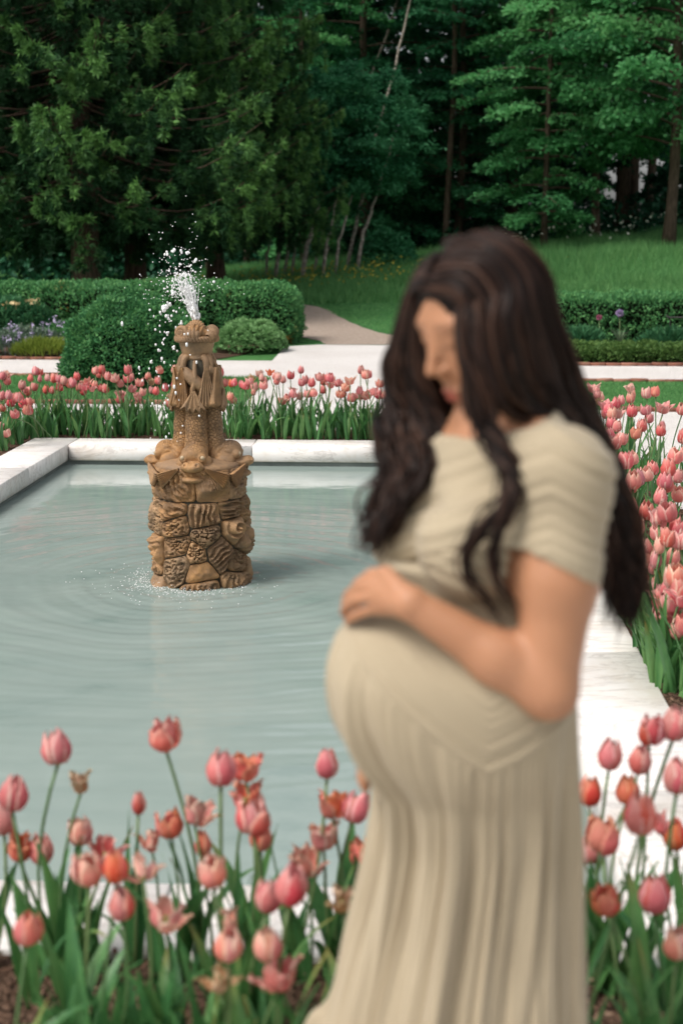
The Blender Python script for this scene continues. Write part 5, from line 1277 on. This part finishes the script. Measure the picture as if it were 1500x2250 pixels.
for arr in (XL, XR, BB, YM): arr[1:-1] = (arr[:-2] + 2 * arr[1:-1] + arr[2:]) / 4
nth = 560; th = np.arange(nth) * 2 * math.pi / nth
ct, stn = np.cos(th), np.sin(th); ee = 2 / 2.25
CX = np.sign(ct) * np.abs(ct) ** ee; SY = np.sign(stn) * np.abs(stn) ** ee
xb = np.array([(at(px, py, 2.02)[2], at(px, py, 2.02)[0]) for px, py in ((868, 1225), (868, 1330), (858, 1450), (845, 1560), (830, 1660), (819, 1722))])[::-1]
XB = np.where(zs < xb[0, 0], XL, np.maximum(np.interp(zs, xb[:, 0], xb[:, 1]), XL)); bump_ = (XB - XL)[:, None] * sstep(.05, 1.0, -CX)[None] ** .8   # the belly swells only in front
X = (XB + XR)[:, None] / 2 + ((XR - XB) / 2)[:, None] * CX - bump_; XLs = XL; XL = XB
Y = YM[:, None] + BB[:, None] * SY
Z = np.repeat(zs[:, None], nth, 1)
# seam between the ruched band and the gathered skirt, measured against x at the surface
sx = []
for px, py in ((715, 1392), (765, 1398), (812, 1440), (900, 1522), (1000, 1600), (1062, 1642), (1130, 1612), (1200, 1572), (1275, 1540)):
    p = at(px, py, 1.95); sx.append((p[0], p[2]))
sx = np.array(sx); SZ = np.interp(X, sx[:, 0], sx[:, 1]); dz = Z - SZ                     # > 0 above the seam
arc = np.cumsum(np.r_[0, np.hypot(np.diff(((XL + XR) / 2)[210] + ((XR - XL) / 2)[210] * CX), np.diff(BB[210] * SY))])
phs = np.interp(np.arange(nth), np.arange(nth), arc)
n1 = vnoise(np.stack([phs * 26, phs * 0, phs * 0], -1), 1) - .5; n1[-40:] = n1[-40:] * np.linspace(1, 0, 40) + n1[0] * np.linspace(0, 1, 40)
k1 = round(arc[-1] / .030); k2 = round(arc[-1] / .017)
low_ = sstep(0, -.26, dz)
wob = 1.2 * (vnoise(np.stack([X * 3, Y * 3, Z * 1.6], -1), 4) - .5)
cyl = lambda r_, q_, sd_: vnoise(np.stack([r_ * np.cos(th)[None] + 0 * Z, r_ * np.sin(th)[None] + 0 * Z, Z * q_ + 3], -1), sd_) - .5
vl = lambda n_: np.abs(n_) * 4 - .85
fold = low_ * (.0115 * vl(cyl(3.4, .8, 1)) + .0110 * vl(cyl(6.2, .9, 2)) + .016 * cyl(10, 1.0, 3)) + (.005 + .016 * low_) * cyl(18, 1.1, 4) + .0075 * (1 - .5 * low_) * cyl(32, 1.5, 6)
ru = .0016 * np.sin((dz * 2 * math.pi / .0150) + 3 * (vnoise(np.stack([X * 9, Y * 9, Z * 30], -1), 7) - .5)) + .003 * (vnoise(np.stack([X * 6, Y * 6, dz * 70], -1), 12) - .5)
band = sstep(-.004, .004, dz)
disp = fold * (1 - band) * sstep(0, -.02, dz) + ru * band + .0030 * np.exp(-(dz / .006) ** 2)
fx = (X - ((XLs + XR)[:, None] / 2)) ; fy = Y - YM[:, None]; nn = np.hypot(fx / ((XR - XL)[:, None] / 2), fy / BB[:, None])
NX = fx / ((XR - XL)[:, None] / 2) ** 2; NY = fy / BB[:, None] ** 2; nl = np.hypot(NX, NY) + 1e-9
disp = disp * (1 + .45 * low_) - .007 * low_ * (CX[None] < .3) + .004 * low_ * (CX[None] > .6)
X = X + disp * NX / nl; Y = Y + disp * NY / nl
Vd = np.stack([X, Y, Z], -1).reshape(-1, 3) - W0
top = Vd[:nth].mean(0)[None]
obj('dress_skirt', mesh('dress_skirt', np.vstack([Vd, top]), [grid_faces(nz, nth, True), np.stack([np.full(nth, len(Vd)), (np.arange(nth) + 1) % nth, np.arange(nth)], -1)], True), M_dress, person)
# bodice: wrapped band over bust and upper arms, worn off the shoulder
ztp = np.array([A3(900, 960, 2.0), A3(960, 962, 2.0), A3(1020, 968, 1.98), A3(1100, 955, 1.96), A3(1160, 946, 1.94), A3(1215, 930, 1.92), A3(1262, 900, 1.9), A3(1400, 900, 1.9)])
zt = lambda X: np.interp(X, ztp[:, 0], ztp[:, 2])
hem = np.array([A3(700, 1262, 2.0), A3(830, 1258, 2.0), A3(950, 1225, 1.95), A3(1080, 1202, 1.9), A3(1160, 1204, 1.88), A3(1240, 1244, 1.86), A3(1310, 1286, 1.86), A3(1360, 1300, 1.86)])
def bod_sdf(P):
    d = sd_ell(P, chest, (.108, .142, .165), np.array([Fd, Ld, Zd]))
    d = smin(d, sd_ell(P, A3(1110, 1320, 2.06), (.100, .128, .17), np.array([Fd, Ld, Zd])), .06)
    d = smin(d, sd_cone(P, shN, neckB, .052, .050), .05); d = smin(d, sd_cone(P, shF, neckB, .052, .050), .05)
    for c in (chest + Fd * .098 + Ld * .072 - Zd * .035, chest + Fd * .098 - Ld * .072 - Zd * .035): d = smin(d, sd_ell(P, c, (.068, .070, .072), np.array([Fd, Ld, Zd])), .035)
    mN = (shN + elN) / 2; d = smin(d, sd_cone(P, shN, mN, .056, .056), .04); d = smin(d, sd_cone(P, shF, (shF + elF) / 2, .055, .05), .03)
    return d
def upper(P):
    d = bod_sdf(P) - .006
    ztop = zt(P[..., 0]) - P[..., 2]; zh = P[..., 2] - np.interp(P[..., 0], hem[:, 0], hem[:, 2])
    return np.maximum(np.maximum(d, -ztop * .8), -zh * .8)
def pleat(V, F, fn):
    """push vertices along their normals"""
    N = np.zeros_like(V); q_ = V[F]; fn_ = np.cross(q_[:, 2] - q_[:, 0], q_[:, 3] - q_[:, 1])
    for i in range(4): np.add.at(N, F[:, i], fn_)
    return V + unit(N) * fn(V)[:, None]
xr_ = A3(1205, 1000, 1.9)[0]
def stripes(V):
    x, z = V[:, 0] - xr_, V[:, 2]; ph = np.where(x < 0, z - .46 * x, z + .50 * x) + .006 * (vnoise(V * 14, 3) - .5)
    nz_ = vnoise(np.stack([ph * 62, x * 5, V[:, 1] * 5], -1), 5) - .5
    return .0046 * nz_ * 2 + .0014 * np.sin(ph * 2 * math.pi / .0200 + 4 * (vnoise(V * 7, 9) - .5))
V, F = sd_grid(upper, (-.27, -.28, 1.12), (.29, .27, 1.46), .0042); V = pleat(V, F, stripes); obj('bodice_wrap', mesh('bodice_wrap', V, F, True), M_dress, person)
def under(P):
    d = bod_sdf(P) - .003; z1 = A3(1000, 1180, 1.95)[2]; z0 = A3(1000, 1385, 1.95)[2]
    arm = sd_cone(P, shN, elN, .07, .066)
    return np.maximum(np.maximum(d, np.maximum(P[..., 2] - z1, z0 - P[..., 2])), -arm)
V, F = sd_grid(under, (-.27, -.28, 1.02), (.29, .27, 1.30), .0048)
V = pleat(V, F, lambda V: .002 * np.sin((V[:, 2] + .35 * V[:, 0]) * 2 * math.pi / .022)); obj('bodice_cup', mesh('bodice_cup', V, F, True), M_dress, person)

# ---- hair
t = NT('dark_brown_hair'); v = t.coord('Object'); c = t.attr('c')
M_hair = t.set(t.ramp(c, [(0, (0.0055, 0.0030, 0.0023)), (.6, (0.018, 0.0088, 0.0064)), (1, (0.055, 0.0270, 0.0175))]), .45, spec=.16)
hair = MB()
def cap(P):
    q = (P - HC) @ HM.T
    d = sd_ell(q, (-.006, 0, .022), (.097, .082, .092)); d = smin(d, sd_ell(q, (-.045, 0, -.055), (.055, .068, .10)), .04)
    face = sd_ell(q, (.118, 0, -.040), (.092, .058, .106))
    return np.maximum(d, -face)
V, F = sd_grid(cap, HC - .19, HC + .17, .006); hair.add(V, F, .12)
def lock(pts, rad, wave=0.0, n=40, c=.5, per=.12, sides=4):
    P = smooth_path(pts, n); L = np.r_[0, np.cumsum(np.linalg.norm(np.diff(P, axis=0), axis=1))]; s = L / L[-1]
    ph = rng.uniform(0, 6.28); w_ = wave * sstep(.30, .75, s); T = unit(np.gradient(P, axis=0)); sd_ = unit(np.cross(T, (0.2, 1, 0.1))); u_ = np.cross(T, sd_)
    P = P + sd_ * (w_ * np.sin(L * 6.28 / per + ph))[:, None] + u_ * (w_ * np.cos(L * 6.28 / per + ph))[:, None]
    V, Fs = tube(P, rad * np.interp(s, [0, .08, .6, .9, 1], [.5, 1, 1, .6, .08]), sides, False); hair.add(V, Fs, c)
def strand_set(G, n, rad, spread, wave, per=.13, tip=.10, gather=False):
    """locks between neighbouring guide curves"""
    m = max(len(g) for g in G); G = [smooth_path(g, 24) for g in G]
    for k in range(n):
        x = rng.random() * (len(G) - 1); i = min(int(x), max(0, len(G) - 2)); u_ = x - i; P = G[i] * (1 - u_) + G[min(i + 1, len(G) - 1)] * u_
        s = np.linspace(0, 1, 24)[:, None]; P = P + rng.normal(0, 1, 3) * spread * ((1.1 - .75 * s) if gather else (.25 + s)) + rng.normal(0, 1, 3) * spread * .5 * np.sin(s * 5)
        end = int(24 * (1 - tip * rng.random() ** 1.5)); lock(P[:end], rad * rng.uniform(.6, 1.25), wave * rng.uniform(.3, 1.2), 34, rng.random(), per * rng.uniform(.85, 1.15))
def part(a, s=0.0): return H3(-.006 + .100 * math.cos(a), s, .022 + .095 * math.sin(a))
def sf(el, az, k=1.0):
    el, az = R(el), R(az); return H3(-.006 + .101 * k * math.cos(el) * math.cos(az), .087 * k * math.cos(el) * math.sin(az), .022 + .096 * k * math.sin(el))
p_ = lambda l: [A3(*x) for x in l]
# near side, falling behind the shoulder
near = [
 [part(R(40), .006), sf(38, 48), sf(10, 62)] + p_([(1054, 720, 1.952), (1066, 800, 1.945), (1092, 864, 1.95), (1140, 905, 1.97), (1215, 935, 2.02), (1290, 1010, 2.09), (1335, 1110, 2.12), (1345, 1220, 2.12), (1335, 1300, 2.11), (1345, 1370, 2.11)]),
 [part(R(62), .006), sf(48, 78), sf(14, 84)] + p_([(1118, 700, 1.955), (1132, 790, 1.96), (1150, 860, 1.98), (1200, 915, 2.02), (1265, 975, 2.07), (1325, 1070, 2.12), (1352, 1160, 2.13), (1362, 1250, 2.13), (1352, 1330, 2.12), (1358, 1390, 2.12)]),
 [part(R(85), .004), sf(50, 96), sf(15, 102)] + p_([(1168, 690, 1.985), (1192, 780, 2.0), (1215, 860, 2.03), (1262, 930, 2.07), (1312, 1020, 2.12), (1350, 1110, 2.14), (1372, 1200, 2.14), (1382, 1280, 2.14), (1372, 1340, 2.13), (1364, 1392, 2.13)]),
 [part(R(108), 0), sf(46, 126), sf(10, 128)] + p_([(1204, 685, 2.05), (1240, 780, 2.06), (1262, 850, 2.08), (1298, 930, 2.11), (1336, 1020, 2.14), (1365, 1110, 2.15), (1386, 1210, 2.15), (1393, 1290, 2.15), (1383, 1350, 2.14), (1370, 1390, 2.14)]),
 [part(R(125), -.01), sf(30, 178), sf(0, 178)] + p_([(1206, 695, 2.10), (1242, 790, 2.11), (1262, 860, 2.12), (1292, 930, 2.14), (1325, 1020, 2.16), (1350, 1110, 2.17), (1372, 1200, 2.17), (1380, 1270, 2.17), (1372, 1330, 2.16), (1355, 1370, 2.16)])]
strand_set(near, 620, .0040, .008, .009, .13, .30)
# near side front locks over cheek, neck and chest
front = [
 [part(R(33), .003), sf(24, 41), sf(8, 46)] + p_([(1016, 690, 1.95), (1022, 770, 1.935), (1034, 840, 1.93), (1046, 895, 1.925), (1058, 945, 1.915), (1100, 1000, 1.89), (1124, 1060, 1.87), (1098, 1122, 1.855), (1044, 1180, 1.85), (1022, 1240, 1.85), (1052, 1300, 1.855), (1100, 1350, 1.86), (1128, 1392, 1.865)]),
 [part(R(40), .004), sf(32, 44), sf(8, 52)] + p_([(1042, 690, 1.945), (1050, 780, 1.93), (1062, 850, 1.925), (1070, 905, 1.92), (1084, 960, 1.905), (1112, 1020, 1.885), (1120, 1085, 1.865), (1090, 1145, 1.855), (1066, 1200, 1.85), (1074, 1255, 1.85), (1094, 1300, 1.853), (1112, 1340, 1.858), (1134, 1378, 1.862)])]
thin = lambda g, dx, k: [p + (np.array([dx * .00062 * min(1, max(0, i - 6) / 4), 0, 0])) for i, p in enumerate(g)][:k]
strand_set([front[0]], 26, .0028, .0036, .008, .13, .25, True); strand_set([thin(front[1], 14, 99)], 22, .0026, .0034, .008, .12, .35, True)
strand_set([thin(front[0], -26, 13)], 14, .0024, .0030, .009, .11, .35, True); strand_set([thin(front[1], 34, 12)], 12, .0024, .0030, .009, .12, .4, True)
strand_set([g[:8] for g in front] , 130, .0045, .006, .003)
strand_set([front[1][:7], near[0][:7], near[1][:7]], 300, .0046, .006, .003)
# far side: between the face and the water, down over the far breast
far = [
 [part(R(34), -.004), sf(24, -32, 1.02)] + p_([(922, 690, 2.06), (926, 770, 2.085), (938, 850, 2.09), (968, 930, 2.085), (985, 985, 2.06), (955, 1035, 2.02), (905, 1075, 1.995), (872, 1120, 1.985), (846, 1175, 1.985), (818, 1235, 1.99)]),
 [part(R(42), -.004), sf(30, -45, 1.03)] + p_([(908, 690, 2.075), (902, 770, 2.10), (905, 850, 2.11), (925, 930, 2.10), (930, 990, 2.07), (905, 1045, 2.035), (875, 1090, 2.02), (850, 1135, 2.01), (824, 1190, 2.01), (802, 1240, 2.01)]),
 [part(R(52), -.005), sf(36, -60, 1.03)] + p_([(899, 690, 2.09), (884, 760, 2.11), (872, 830, 2.12), (876, 890, 2.115), (866, 950, 2.09), (870, 1010, 2.07), (858, 1065, 2.05), (832, 1115, 2.04), (815, 1175, 2.035), (796, 1240, 2.03)]),
 [part(R(60), -.006), sf(40, -78, 1.04)] + p_([(893, 690, 2.10), (872, 760, 2.12), (858, 820, 2.13), (862, 880, 2.125), (846, 940, 2.10), (848, 1000, 2.085), (846, 1055, 2.07), (822, 1105, 2.055), (810, 1165, 2.05), (788, 1245, 2.04)])]
strand_set(far, 380, .0036, .0060, .010, .12, .40)
strand_set([g[:7] for g in far], 220, .0048, .006, .004)
back = [[sf(10, -95), *p_([(960, 760, 2.13), (962, 850, 2.135), (985, 930, 2.13), (1000, 1000, 2.11)])], [sf(0, -130), *p_([(1010, 760, 2.14), (1010, 850, 2.14), (1030, 930, 2.14), (1050, 1000, 2.13)])], [sf(0, -165), *p_([(1060, 760, 2.15), (1060, 850, 2.15), (1075, 930, 2.15), (1090, 1000, 2.15)])]]
strand_set(back, 150, .0085, .008, .003)
# crown
strand_set([[part(R(80), 0), H3(-.03, -.08, .09), H3(-.06, -.085, .0), H3(-.07, -.07, -.10)], [part(R(110), 0), H3(-.09, -.05, .06), H3(-.12, -.03, -.02), H3(-.11, -.02, -.12)]], 120, .007, .006, .002)
obj('hair', hair.mesh('hair', True), M_hair, person)
